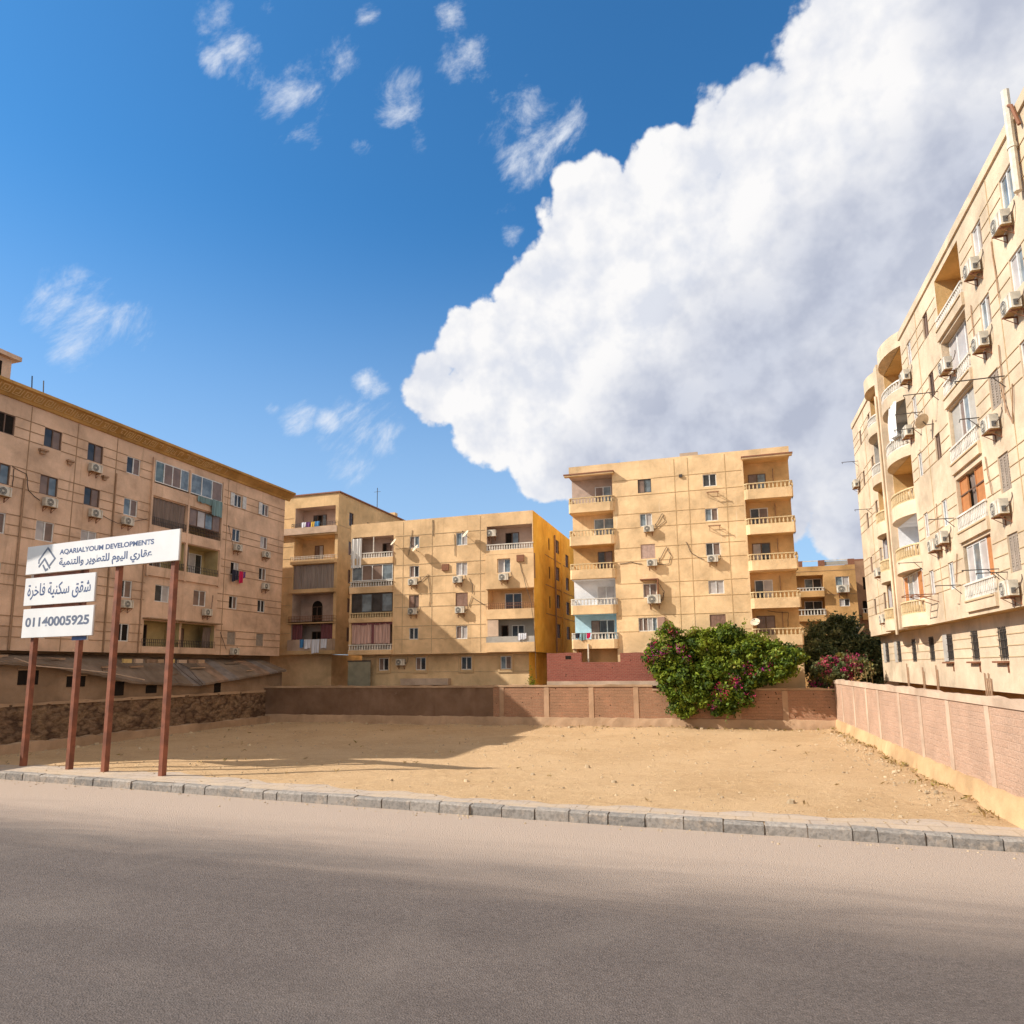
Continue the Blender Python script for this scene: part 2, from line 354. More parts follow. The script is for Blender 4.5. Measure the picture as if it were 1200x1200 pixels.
# ------------------------------------------------------------------ mesh helpers
class MB:
    def __init__(s):
        s.v = []; s.f = []; s.m = []; s.mats = []
    def mi(s, m):
        if m not in s.mats: s.mats.append(m)
        return s.mats.index(m)
    def poly(s, pts, m):
        b = len(s.v); s.v += [tuple(p) for p in pts]; s.f.append(tuple(range(b, b + len(pts)))); s.m.append(s.mi(m))
    def box(s, x0, x1, y0, y1, z0, z1, m):
        b = len(s.v)
        s.v += [(x0, y0, z0), (x1, y0, z0), (x1, y1, z0), (x0, y1, z0), (x0, y0, z1), (x1, y0, z1), (x1, y1, z1), (x0, y1, z1)]
        k_ = s.mi(m)
        for q in ((0, 3, 2, 1), (4, 5, 6, 7), (0, 1, 5, 4), (1, 2, 6, 5), (2, 3, 7, 6), (3, 0, 4, 7)):
            s.f.append(tuple(b + i for i in q)); s.m.append(k_)
    def prism(s, pts, z0, z1, m, caps=True):
        n = len(pts); b = len(s.v)
        s.v += [(p[0], p[1], z0) for p in pts] + [(p[0], p[1], z1) for p in pts]
        k_ = s.mi(m)
        for i in range(n):
            j = (i + 1) % n
            s.f.append((b + i, b + j, b + n + j, b + n + i)); s.m.append(k_)
        if caps:
            s.f.append(tuple(b + i for i in reversed(range(n)))); s.m.append(k_)
            s.f.append(tuple(b + n + i for i in range(n))); s.m.append(k_)
    def tube(s, pts, r, m, n=6, r1=None):
        pts = [Vector(p) for p in pts]; k_ = s.mi(m); rings = []
        for i, p in enumerate(pts):
            d = (pts[min(i + 1, len(pts) - 1)] - pts[max(i - 1, 0)]).normalized()
            a = d.orthogonal().normalized() if i == 0 else (pa - d * pa.dot(d)).normalized()
            pa = a; c_ = d.cross(a)
            rr = r if r1 is None else r + (r1 - r) * i / (len(pts) - 1)
            b = len(s.v); rings.append(b)
            s.v += [tuple(p + (a * cos(2 * pi * q / n) + c_ * sin(2 * pi * q / n)) * rr) for q in range(n)]
        for b0, b1 in zip(rings, rings[1:]):
            for q in range(n):
                w = (q + 1) % n
                s.f.append((b0 + q, b0 + w, b1 + w, b1 + q)); s.m.append(k_)
        s.f.append(tuple(rings[0] + q for q in reversed(range(n)))); s.m.append(k_)
        s.f.append(tuple(rings[-1] + q for q in range(n))); s.m.append(k_)
    def along(s, pts, t, z0, z1, m):
        """a wall of thickness t that follows a plan polyline (t to its +y side for left-to-right runs)"""
        P = [Vector((p[0], p[1])) for p in pts]; off = []
        for i in range(len(P)):
            d0 = (P[i] - P[i - 1]).normalized() if i else (P[1] - P[0]).normalized()
            d1 = (P[i + 1] - P[i]).normalized() if i + 1 < len(P) else d0
            n0_ = Vector((-d0.y, d0.x)); n1_ = Vector((-d1.y, d1.x)); n_ = (n0_ + n1_).normalized()
            off.append(P[i] + n_ * t / max(0.4, n_.dot(n0_)))
        s.prism([tuple(p) for p in P] + [tuple(p) for p in reversed(off)], z0, z1, m)
    def mesh(s, name, smooth=False):
        me = bpy.data.meshes.new(name)
        me.from_pydata(s.v, [], s.f)
        for m in s.mats: me.materials.append(m)
        me.polygons.foreach_set('material_index', s.m)
        if smooth: me.polygons.foreach_set('use_smooth', [True] * len(s.f))
        me.update()
        return me
def obj(name, me, parent=None, loc=(0, 0, 0), rz=0.0):
    o = bpy.data.objects.new(name, me); C.objects.link(o)
    if parent is not None: o.parent = parent
    o.location = loc; o.rotation_euler = (0, 0, rz)
    return o
def tag(o, label=None, cat=None, group=None, kind=None):
    if label: o['label'] = label
    if cat: o['category'] = cat
    if group: o['group'] = group
    if kind: o['kind'] = kind
    return o
def empty(name, loc, rz=0.0):
    o = bpy.data.objects.new(name, None); C.objects.link(o)
    o.empty_display_size = 0.3
    o.location = loc; o.rotation_euler = (0, 0, rz)
    return o

# ------------------------------------------------------------------ ground, road, kerb, pavement
KP = [(-400, 51), (-120, 28.6), (-60, 23.7), (-28.5, 21.15), (-15.3, 20.05), (-6, 19.35), (2, 19.02), (6.2, 18.85), (20, 18.3), (60, 17), (400, 8)]
def yk(x):
    return float(np.interp(x, [p[0] for p in KP], [p[1] for p in KP]))
PP = [(-400, 3), (-45, 2.0), (-31, 1.75), (-26.4, 2.25), (-21.5, 2.3), (-16.8, 1.85), (-11, 1.45), (-6.5, 1.2), (-1.4, 1.4), (2.1, 1.6), (6.8, 1.8), (20, 1.9), (400, 2)]
def pw(x):
    return float(np.interp(x, [p[0] for p in PP], [p[1] for p in PP]))

def fbm2(x, y, seed, octaves=4, f0=0.25):
    r_ = np.random.default_rng(seed); out = np.zeros_like(x); amp = 1.0; f = f0
    for o in range(octaves):
        for _ in range(4):
            a = r_.uniform(0, 2 * pi); ph = r_.uniform(0, 2 * pi)
            out += amp * np.sin((x * cos(a) + y * sin(a)) * f * 2 * pi * r_.uniform(0.7, 1.3) + ph) / 4
        amp *= 0.55; f *= 2.1
    return out
def grid_mesh(name, X, Y, Z, m, smooth=True):
    ny, nx = X.shape
    me = bpy.data.meshes.new(name)
    v = np.stack([X, Y, Z], -1).reshape(-1, 3)
    i = np.arange(nx * ny).reshape(ny, nx)
    q = np.stack([i[:-1, :-1], i[:-1, 1:], i[1:, 1:], i[1:, :-1]], -1).reshape(-1, 4)
    me.vertices.add(len(v)); me.vertices.foreach_set('co', v.ravel())
    me.loops.add(q.size); me.loops.foreach_set('vertex_index', q.ravel())
    me.polygons.add(len(q)); me.polygons.foreach_set('loop_start', np.arange(0, q.size, 4)); me.polygons.foreach_set('loop_total', np.full(len(q), 4))
    if smooth: me.polygons.foreach_set('use_smooth', np.ones(len(q), dtype=bool))
    me.materials.append(m)
    me.update(); me.validate()
    return me

m, t, p = newmat('dry_sand')
v = coords(t)
big = noise(t, v, 0.22, 6, 0.6, 0.5)
c = mixc(t, mrange(t, big, 0.35, 0.65), (0.52, 0.352, 0.20), (0.60, 0.418, 0.25))
med = noise(t, v, 2.2, 8, 0.68, 0.6)
c = mixc(t, mrange(t, med, 0.44, 0.70), c, (0.62, 0.43, 0.25))
tr = noise(t, coords(t, (0.25, 0.7, 1), (3, 1, 0)), 0.8, 8, 0.68, 0.8)
c = mixc(t, mth(t, 'MULTIPLY', mrange(t, tr, 0.50, 0.72), 0.28), c, (0.42, 0.26, 0.12))
vo = N(t, 'ShaderNodeTexVoronoi'); t.links.new(v, vo.inputs['Vector']); vo.inputs['Scale'].default_value = 7.0; vo.inputs['Randomness'].default_value = 1.0
sp = mth(t, 'MULTIPLY', mrange(t, vo.outputs['Distance'], 0.22, 0.10), mrange(t, noise(t, v, 1.2, 3), 0.45, 0.6))
c = mixc(t, mth(t, 'MULTIPLY', sp, 0.6), c, (0.27, 0.17, 0.09))
spk = noise(t, v, 7.5, 5, 0.72)
c = mixc(t, mth(t, 'MULTIPLY', mrange(t, spk, 0.58, 0.72), 0.6), c, (0.42, 0.27, 0.14))
c = mixc(t, mrange(t, spk, 0.46, 0.34), c, (0.66, 0.47, 0.28))
fine = noise(t, v, 22, 6, 0.75)
c = mixc(t, mrange(t, fine, 0.3, 0.72), mixc(t, 1.0, c, (0.80, 0.77, 0.73), 'MULTIPLY'), c)
t.links.new(c, p.inputs['Base Color']); p.inputs['Roughness'].default_value = 1.0; p.inputs['Specular IOR Level'].default_value = 0.05
bump(t, p, mth(t, 'ADD', mth(t, 'MULTIPLY', med, 2.0), mth(t, 'SUBTRACT', fine, sp)), 0.7, 0.08)
M['sand'] = m

m, t, p = newmat('dusty_asphalt')
v = coords(t)
ag = N(t, 'ShaderNodeTexVoronoi'); t.links.new(v, ag.inputs['Vector']); ag.inputs['Scale'].default_value = 34.0
agc = N(t, 'ShaderNodeSeparateColor'); t.links.new(ag.outputs['Color'], agc.inputs[0])
grain = noise(t, v, 48, 5, 0.8)
c = mixc(t, agc.outputs[0], (0.088, 0.072, 0.066), (0.148, 0.122, 0.112))
c = mixc(t, mrange(t, grain, 0.52, 0.72), c, (0.28, 0.22, 0.185))
c = mixc(t, mrange(t, grain, 0.47, 0.30), c, (0.068, 0.055, 0.05))
lane = noise(t, coords(t, (0.03, 0.42, 1), (0, 0.6, 0)), 1.0, 4, 0.5, 0.3)
c = mixc(t, mth(t, 'MULTIPLY', mrange(t, lane, 0.50, 0.66), 0.45), c, (0.085, 0.076, 0.074))
sxy = N(t, 'ShaderNodeSeparateXYZ'); t.links.new(v, sxy.inputs[0]); SX, SY = sxy.outputs[0], sxy.outputs[1]
bl = noise(t, v, 0.35, 6, 0.62, 0.5)
c = mixc(t, mth(t, 'MULTIPLY', mrange(t, bl, 0.45, 0.72), 0.25), c, (0.22, 0.183, 0.16))
for y0_, w_, a_ in ((12.6, 0.7, 0.16), (10.9, 0.5, 0.12), (8.4, 0.7, 0.16), (6.6, 0.6, 0.12)):
    ty = mth(t, 'ABSOLUTE', mth(t, 'SUBTRACT', mth(t, 'ADD', mth(t, 'MULTIPLY_ADD', SX, 0.072, SY), mth(t, 'MULTIPLY', mth(t, 'SUBTRACT', noise(t, coords(t, (0.08, 0.3, 1), (y0_, 0, 0)), 1.0, 5, 0.6), 0.5), 1.6)), y0_))
    c = mixc(t, mth(t, 'MULTIPLY', mrange(t, ty, w_, 0.0), a_), c, (0.060, 0.050, 0.047))
# sand blown off the lot lies along the kerb
sepy = N(t, 'ShaderNodeSeparateXYZ'); t.links.new(v, sepy.inputs[0])
yy = mth(t, 'ADD', mth(t, 'MULTIPLY_ADD', sepy.outputs[0], 0.072, sepy.outputs[1]), mth(t, 'MULTIPLY', mth(t, 'SUBTRACT', noise(t, coords(t, (0.12, 0.8, 1)), 1.5, 8, 0.68, 0.6), 0.5), 3.6))
dust = mrange(t, yy, 11.6, 17.2)
dn = mth(t, 'MULTIPLY', dust, mrange(t, grain, 0.2, 0.6, 0.65, 0.95))
c = mixc(t, dn, c, (0.43, 0.335, 0.27))
t.links.new(c, p.inputs['Base Color']); p.inputs['Roughness'].default_value = 0.9; p.inputs['Specular IOR Level'].default_value = 0.2
bump(t, p, mth(t, 'ADD', ag.outputs['Distance'], grain), 0.6, 0.03)
M['asphalt'] = m

m, t, p = newmat('kerb_stone')
v = coords(t)
geo = N(t, 'ShaderNodeNewGeometry')
c = mixc(t, geo.outputs['Random Per Island'], (0.21, 0.19, 0.172), (0.33, 0.29, 0.255))
c = mixc(t, mrange(t, noise(t, v, 3, 7, 0.7), 0.5, 0.68), c, (0.38, 0.31, 0.25))
c = mixc(t, mrange(t, noise(t, v, 9, 5, 0.7), 0.55, 0.4), c, mixc(t, 1.0, c, (0.7, 0.7, 0.7), 'MULTIPLY'))
t.links.new(c, p.inputs['Base Color']); p.inputs['Roughness'].default_value = 0.92
bump(t, p, noise(t, v, 12, 6, 0.7), 0.6, 0.04)
M['kerb'] = m

m, t, p = newmat('dusty_paving')
v = coords(t)
br = N(t, 'ShaderNodeTexBrick'); t.links.new(v, br.inputs['Vector'])
br.inputs['Color1'].default_value = (0.45, 0.365, 0.295, 1); br.inputs['Color2'].default_value = (0.40, 0.325, 0.265, 1); br.inputs['Mortar'].default_value = (0.27, 0.205, 0.15, 1)
br.inputs['Scale'].default_value = 1.0; br.inputs['Brick Width'].default_value = 0.9; br.inputs['Row Height'].default_value = 0.62; br.inputs['Mortar Size'].default_value = 0.022
cov = mrange(t, noise(t, v, 0.8, 7, 0.65, 0.5), 0.40, 0.58)
c = mixc(t, mth(t, 'MULTIPLY', cov, 0.55), br.outputs['Color'], (0.50, 0.375, 0.25))
c = mixc(t, mrange(t, noise(t, v, 18, 5, 0.7), 0.3, 0.65), mixc(t, 1.0, c, (0.82, 0.8, 0.78), 'MULTIPLY'), c)
t.links.new(c, p.inputs['Base Color']); p.inputs['Roughness'].default_value = 0.95
bump(t, p, mth(t, 'ADD', mth(t, 'MULTIPLY', br.outputs['Fac'], -0.6), noise(t, v, 10, 6, 0.7)), 0.5, 0.04)
M['paving'] = m

xs = np.concatenate([np.array([-3000, -800, -300, -150, -90, -65]), np.arange(-52, 14, 0.33), np.array([20, 35, 60, 120, 300, 800, 3000])])
ts = np.concatenate([np.array([0.2]), np.arange(0.6, 29.5, 0.33), np.array([32, 36, 42, 50, 70, 120, 300, 900, 3000])])
X, T = np.meshgrid(xs, ts)
Yg = np.array([[yk(max(-60, min(60, x))) for x in xs]] * len(ts)) + T
Zg = 0.05 * fbm2(X, Yg, 3, 3, 0.10) + 0.022 * fbm2(X, Yg, 5, 3, 0.55)
fade = np.clip((T - 0.9) / 3.0, 0, 1) * np.clip((60 - T) / 20, 0, 1)
Zg = Zg * fade
# sand banked along the foot of the walls
Zg += 0.07 * np.exp(-((46.2 - Yg) / 0.8) ** 2) * (0.6 + 0.4 * np.sin(X * 1.3)) * (X < 6.5) * (X > -35)
Zg += 0.14 * np.exp(-((6.2 - X) / 0.7) ** 2) * (0.6 + 0.4 * np.sin(Yg * 1.1)) * fade
tag(obj('ground', grid_mesh('ground', X, Yg, Zg, M['sand'])), kind='structure')

xs2 = np.concatenate([np.array([-3000, -400, -120]), np.arange(-60, 62, 2.0), np.array([120, 400, 3000])])
ts2 = np.array([-3000, -200, -60, -30, -20, -10, -4, -1, 0.12])
X2, T2 = np.meshgrid(xs2, ts2)
Y2 = np.array([[yk(max(-60, min(60, x))) for x in xs2]] * len(ts2)) + T2
tag(obj('road', grid_mesh('road', X2, Y2, np.full_like(X2, -0.25), M['asphalt'])), kind='structure')

kb = MB()
x = -58.0
while x < 30:
    ln = random.choice((1.0, 1.0, 1.0, 1.0, 0.55))
    a = (x, yk(x)); b_ = (x + ln - 0.035, yk(x + ln - 0.035))
    dz = random.uniform(-0.02, 0.02); dy = random.uniform(-0.02, 0.02); sk = random.uniform(-0.02, 0.02)
    f0 = len(kb.v)
    bev = 0.04
    pr = [(0.0, -0.35), (0.0, 0.03 - bev + dz), (bev, 0.03 + dz), (0.30, 0.035 + dz), (0.30, -0.35)]
    for e, (px, py) in enumerate((a, b_)):
        for q, (oy, z) in enumerate(pr):
            j = random.uniform(-0.012, 0.012)
            kb.v.append((px + j * 0.7, py + oy + dy + (sk if e else 0) + (j if q < 3 else 0), z + (j if 0 < q < 4 else 0)))
    k_ = kb.mi(M['kerb'])
    for q in range(5):
        w = (q + 1) % 5
        kb.f.append((f0 + q, f0 + 5 + q, f0 + 5 + w, f0 + w)); kb.m.append(k_)
    kb.f.append(tuple(f0 + q for q in range(5))); kb.m.append(k_)
    kb.f.append(tuple(f0 + 9 - q for q in range(5))); kb.m.append(k_)
    x += ln
x = -58.0
while x < 30:
    x2 = x + 2.0
    q0 = len(kb.v); k_ = kb.mi(M['paving'])
    for xx in (x, x2):
        for oy, z in ((0.06, -0.4), (0.06, -0.01), (0.27, 0.0), (0.27, -0.4)): kb.v.append((xx, yk(xx) + oy, z))
    for a in range(4): kb.f.append((q0 + a, q0 + 4 + a, q0 + 4 + (a + 1) % 4, q0 + (a + 1) % 4)); kb.m.append(k_)
    x = x2
tag(obj('kerb', kb.mesh('kerb')), kind='structure')

px_ = np.concatenate([np.array([-300, -100, -70]), np.arange(-58, 30, 0.4), np.array([60, 200])])
tt = np.linspace(0, 1, 7)
XP, TP = np.meshgrid(px_, tt)
wob = np.array([pw(x_) + 0.16 * sin(x_ * 1.7) + 0.1 * sin(x_ * 4.1 + 1) for x_ in px_])
YP = np.array([[yk(max(-60, min(60, x_))) for x_ in px_]] * 7) + 0.29 + TP * (wob[None, :] - 0.29)
ZP = 0.028 + 0.006 * fbm2(XP, YP, 8, 3, 0.5) - 0.03 * TP ** 4
tag(obj('pavement', grid_mesh('pavement', XP, YP, ZP, M['paving'])), kind='structure')

# ------------------------------------------------------------------ buildings
BASE = {}
class Facade:
    """local frame: x runs to the right seen from in front, -y is outwards, z up"""
    def __init__(s, root, p0, th, wall):
        s.root = root; s.p0 = Vector((p0[0], p0[1], 0)); s.th = th; s.wall = wall
        s.holes = []; s.U = Vector((cos(th), sin(th), 0)); s.Nn = Vector((sin(th), -cos(th), 0))
        s.rl = Vector(root.location); s.base = Vector(BASE.get(root.name, tuple(root.location))); s.sc = root.scale.x
    def loc(s, u=0, d=0, z=0):
        return s.p0 + s.U * u + s.Nn * d + Vector((0, 0, z))
    def world(s, u=0, d=0, z=0):
        return s.rl + (s.loc(u, d, z) - s.base) * s.sc
    def part(s, name, mb, u=0, d=0, z=0, parent=None, smooth=False):
        me = mb if isinstance(mb, bpy.types.Mesh) else mb.mesh(name, smooth)
        if parent is not None: return obj(name, me, parent)
        return obj(name, me, s.root, s.loc(u, d, z) - s.base, s.th)
    def hole(s, u0, u1, z0, z1, depth=0.14, back=None, jamb=None, sides='LRTB'):
        s.holes.append((u0, u1, z0, z1, depth, back or s.wall, jamb or s.wall, sides))
    def wallgrid(s, mb, u0, u1, z0, z1, strips=(), smat=None):
        H = [h for h in s.holes if h[0] < u1 - 1e-4 and h[1] > u0 + 1e-4 and h[2] < z1 and h[3] > z0]
        us = sorted({round(x_, 4) for h in H for x_ in (h[0], h[1])} | {u0, u1}); us = [x_ for x_ in us if u0 <= x_ <= u1]
        zs = sorted({round(x_, 4) for h in H for x_ in (h[2], h[3])} | {z0, z1}); zs = [x_ for x_ in zs if z0 <= x_ <= z1]
        inside = lambda a, b: any(h[0] - 1e-3 < a < h[1] + 1e-3 and h[2] - 1e-3 < b < h[3] + 1e-3 for h in H)
        for j in range(len(zs) - 1):
            run = None
            for i in range(len(us)):
                solid = i < len(us) - 1 and not inside((us[i] + us[i + 1]) / 2, (zs[j] + zs[j + 1]) / 2)
                if solid and run is None: run = us[i]
                if not solid and run is not None:
                    mb.poly([(run, 0, zs[j]), (us[i], 0, zs[j]), (us[i], 0, zs[j + 1]), (run, 0, zs[j + 1])], s.wall); run = None
        for a, b, c_, d, dp, bk, jm, sd in H:
            if bk is not None and 'N' not in sd: mb.poly([(a, dp, c_), (b, dp, c_), (b, dp, d), (a, dp, d)], bk)
            if 'L' in sd: mb.poly([(a, 0, c_), (a, dp, c_), (a, dp, d), (a, 0, d)], jm)
            if 'R' in sd: mb.poly([(b, dp, c_), (b, 0, c_), (b, 0, d), (b, dp, d)], jm)
            if 'T' in sd: mb.poly([(a, 0, d), (a, dp, d), (b, dp, d), (b, 0, d)], jm)
            if 'B' in sd: mb.poly([(a, 0, c_), (b, 0, c_), (b, dp, c_), (a, dp, c_)], jm)
        for st in strips:
            z, a, b = st[:3]; th = st[3] if len(st) > 3 else 0.045
            cuts = sorted((h[0] - 0.02, h[1] + 0.02) for h in H if h[2] - 0.06 < z < h[3] + 0.06)
            cur = a
            for q0, q1 in cuts + [(b, b)]:
                if q0 > cur + 0.03: mb.box(cur, min(q0, b), -0.022, 0.01, z - th / 2, z + th / 2, smat)
                cur = max(cur, q1)
                if cur >= b: break
    def joint(s, mb, u, z0, z1, mat):
        segs = [(z0, z1)]
        for h in s.holes:
            if h[0] - 0.03 < u < h[1] + 0.03:
                segs = [q for a, b in segs for q in ((a, min(b, h[2] - 0.02)), (max(a, h[3] + 0.02), b)) if q[1] > q[0] + 0.03]
        for a, b in segs: mb.box(u - 0.02, u + 0.02, -0.018, 0.01, a, b, mat)

_cache = {}
def win_frame(w, h, fm, n, sill, top):
    k_ = ('wf', w, h, fm.name, n, sill, top)
    if k_ in _cache: return _cache[k_]
    mb = MB(); t_ = 0.055
    y0, y1 = 0.05, 0.13
    mb.box(-w / 2, w / 2, y0, y1, -h / 2, -h / 2 + t_, fm); mb.box(-w / 2, w / 2, y0, y1, h / 2 - t_, h / 2, fm)
    mb.box(-w / 2, -w / 2 + t_, y0 + 0.002, y1, -h / 2 + t_, h / 2 - t_, fm); mb.box(w / 2 - t_, w / 2, y0 + 0.002, y1, -h / 2 + t_, h / 2 - t_, fm)
    for i in range(1, n):
        x_ = -w / 2 + w * i / n
        mb.box(x_ - t_ * 0.6, x_ + t_ * 0.6, y0 - 0.006 * (i % 2), y1, -h / 2 + t_, h / 2 - t_, fm)
    if top: mb.box(-w / 2 + t_, w / 2 - t_, y0 + 0.004, y1, h / 2 - 0.3 * h, h / 2 - 0.3 * h + 0.04, fm)
    if sill: mb.box(-w / 2 - 0.05, w / 2 + 0.05, -0.06, 0.05, -h / 2 - 0.07, -h / 2 - 0.004, M['conc_p'])
    _cache[k_] = mb.mesh('window')
    return _cache[k_]
def pane_mesh(x0, x1, z0, z1, y, m):
    k_ = ('pn', round(x0, 3), round(x1, 3), round(z0, 3), round(z1, 3), y, m.name)
    if k_ not in _cache:
        mb = MB(); mb.box(x0, x1, y, y + 0.012, z0, z1, m); _cache[k_] = mb.mesh('pane')
    return _cache[k_]
def shutter_mesh(x0, x1, z0, z1, y, m, n=4):
    k_ = ('sh', round(x0, 3), round(x1, 3), round(z0, 3), round(z1, 3), y, m.name)
    if k_ not in _cache:
        mb = MB(); w = x1 - x0
        mb.box(x0, x1, y, y + 0.03, z0, z1, m)
        mb.box(x0, x0 + 0.05, y - 0.03, y - 0.001, z0, z1, m); mb.box(x1 - 0.05, x1, y - 0.03, y - 0.001, z0, z1, m)
        mb.box(x0 + 0.05, x1 - 0.05, y - 0.03, y - 0.001, z0, z0 + 0.06, m); mb.box(x0 + 0.05, x1 - 0.05, y - 0.03, y - 0.001, z1 - 0.06, z1, m)
        ns = 11
        for i in range(ns):
            z = z0 + 0.07 + (z1 - z0 - 0.14) * i / ns
            mb.poly([(x0 + 0.05, y - 0.028, z), (x1 - 0.05, y - 0.028, z), (x1 - 0.05, y - 0.003, z + 0.075), (x0 + 0.05, y - 0.003, z + 0.075)], m)
        _cache[k_] = mb.mesh('shutter')
    return _cache[k_]
def window(F, u, z, w, h, panes=('gl', 'gl'), frame='alu', sill=False, top=False, style='slide', base=0.0):
    """one window: frame with its panes or shutters, set in a real opening of the facade"""
    fm = M[frame]
    if base == 0.0: F.hole(u - w / 2, u + w / 2, z - h / 2, z + h / 2, 0.14, M['dk'])
    o = F.part('window', win_frame(w, h, fm, len(panes), sill, top), u, -base, z)
    n = len(panes)
    for i, pn in enumerate(panes):
        x0 = -w / 2 + w * i / n + 0.04; x1 = -w / 2 + w * (i + 1) / n - 0.04
        if pn.startswith('shut'):
            obj('shutter', shutter_mesh(x0, x1, -h / 2 + 0.05, h / 2 - 0.05, 0.07, M[pn]), o)
        elif pn != 'open':
            obj('pane', pane_mesh(x0, x1, -h / 2 + 0.045, h / 2 - 0.045, 0.085 + 0.015 * (i % 2), M[pn]), o)
    if style == 'wings':          # shutters folded back on the wall
        for sx in (-1, 1):
            x0, x1 = sorted((sx * (w / 2 + 0.03), sx * (w / 2 + 0.03 + w * 0.45)))
            obj('shutter', shutter_mesh(x0, x1, -h / 2, h / 2, -0.06, M['shutw']), o)
    if style == 'wing_left':
        obj('shutter', shutter_mesh(-w / 2 - 0.03 - w * 0.45, -w / 2 - 0.03, -h / 2, h / 2, -0.06, M['shutw']), o)
    if style == 'grille':
        k_ = ('gr', w, h)
        if k_ not in _cache:
            g = MB()
            for i in range(5):
                x_ = -w / 2 + w * (i + 0.5) / 5; g.box(x_ - 0.012, x_ + 0.012, -0.02, 0.004, -h / 2 - 0.03, h / 2 + 0.03, M['iron'])
            for i in range(4):
                z_ = -h / 2 + h * (i + 0.5) / 4; g.box(-w / 2 - 0.03, w / 2 + 0.03, -0.035, -0.021, z_ - 0.012, z_ + 0.012, M['iron'])
            _cache[k_] = g.mesh('window_grille')
        obj('window_grille', _cache[k_], o)
    return o
def door(F, u, z, w, h, depth, panes=('gl', 'gl'), frame='alu', arch=False):
    """balcony door standing on the back wall of a recess; depth = how far in that wall is"""
    fm = M[frame]
    mb = MB(); t_ = 0.06
    mb.box(-w / 2, -w / 2 + t_, -0.05, -0.004, 0, h, fm); mb.box(w / 2 - t_, w / 2, -0.05, -0.004, 0, h, fm)
    mb.box(-w / 2 + t_, w / 2 - t_, -0.05, -0.004, h - t_, h, fm); mb.box(-w / 2 + t_, w / 2 - t_, -0.05, -0.004, 0, t_ * 1.4, fm)
    n = len(panes)
    for i in range(1, n):
        x_ = -w / 2 + w * i / n; mb.box(x_ - 0.035, x_ + 0.035, -0.055, -0.004, t_ * 1.4, h - t_, fm)
    if arch:
        pts = [(-w / 2, h), (w / 2, h)] + [(w / 2 * cos(a), h + w / 2 * sin(a)) for a in np.linspace(0.15, pi - 0.15, 9)]
        mb.poly([(x_, -0.03, z_) for x_, z_ in pts], M['dk'])
    o = F.part('balcony_door', mb, u, -depth, z)
    for i, pn in enumerate(panes):
        x0 = -w / 2 + w * i / n + 0.05; x1 = -w / 2 + w * (i + 1) / n - 0.05
        obj('pane', pane_mesh(x0, x1, t_ * 1.3, h - t_ * 0.9, -0.03, M[pn]), o)
    return o
def curtain(F, u0, u1, z0, z1, d, m, amp=0.05, waves=9, parent=None, name='curtain'):
    n = max(8, int((u1 - u0) * 14)); mb = MB(); k_ = mb.mi(m)
    for i in range(n + 1):
        f = i / n; x_ = u0 + (u1 - u0) * f; y = amp * sin(f * waves * 2 * pi + sin(f * 9)) - d
        for z in (z0 + 0.03 * sin(f * 17), (z0 + z1) / 2, z1): mb.v.append((x_, y * (1 if z < z1 else 0.8), z))
    for i in range(n):
        for q in range(2):
            a = i * 3 + q; mb.f.append((a, a + 3, a + 4, a + 1)); mb.m.append(k_)
    return F.part(name, mb, smooth=True)
def balusters(mb, pts, z0, z1, m, step=0.24, w=0.085, y=None):
    P = [Vector((a, b)) for a, b in pts]
    for a, b in zip(P, P[1:]):
        ln = (b - a).length; n = max(1, int(round(ln / step)))
        for i in range(n):
            q = a + (b - a) * ((i + 0.5) / n)
            h = z1 - z0
            for za, zb, ww in ((0, 0.18, w * 0.95), (0.18, 0.62, w * 1.15), (0.62, 1.0, w * 0.75)):
                mb.box(q.x - ww / 2, q.x + ww / 2, q.y + 0.06 - ww / 2, q.y + 0.06 + ww / 2, z0 + h * za, z0 + h * zb, m)
def balcony(F, pts, zs, za, zr, mat, rmat, kind='baluster', step=0.24, solid=True, label=None):
    """apron that follows the plan outline pts (left to right), from slab soffit zs to apron top za, rail up to zr"""
    mb = MB()
    if solid:
        mb.prism(list(pts) + [(pts[-1][0], 0.02), (pts[0][0], 0.02)], zs, zs + 0.16, mat)
        mb.along(pts, 0.13, zs + 0.16, za, mat)
    o = F.part('balcony', mb)
    if zr > za + 0.05:
        r = MB()
        if kind == 'baluster':
            ins = [(a, b + 0.012) for a, b in pts]
            r.along(ins, 0.12, zr - 0.07, zr, rmat)
            r.along(ins, 0.12, za, za + 0.04, rmat)
            balusters(r, ins, za + 0.04, zr - 0.07, rmat, step)
        elif kind == 'iron':
            ins = [(a, b + 0.03) for a, b in pts]
            for z in (zr - 0.03, (za + zr) / 2): r.along(ins, 0.03, z, z + 0.025, rmat)
            for (ax, ay), (bx, by) in zip(ins, ins[1:]):
                n = max(1, int(math.hypot(bx - ax, by - ay) / 0.16))
                for i in range(n + 1):
                    x_ = ax + (bx - ax) * i / n; y_ = ay + (by - ay) * i / n
                    r.box(x_ - 0.011, x_ + 0.011, y_ + 0.004, y_ + 0.026, za, zr - 0.03, rmat)
        else:
            r.along([(a, b + 0.01) for a, b in pts], 0.08, za, zr, rmat)
        obj('railing', r.mesh('railing'), o)
    return o
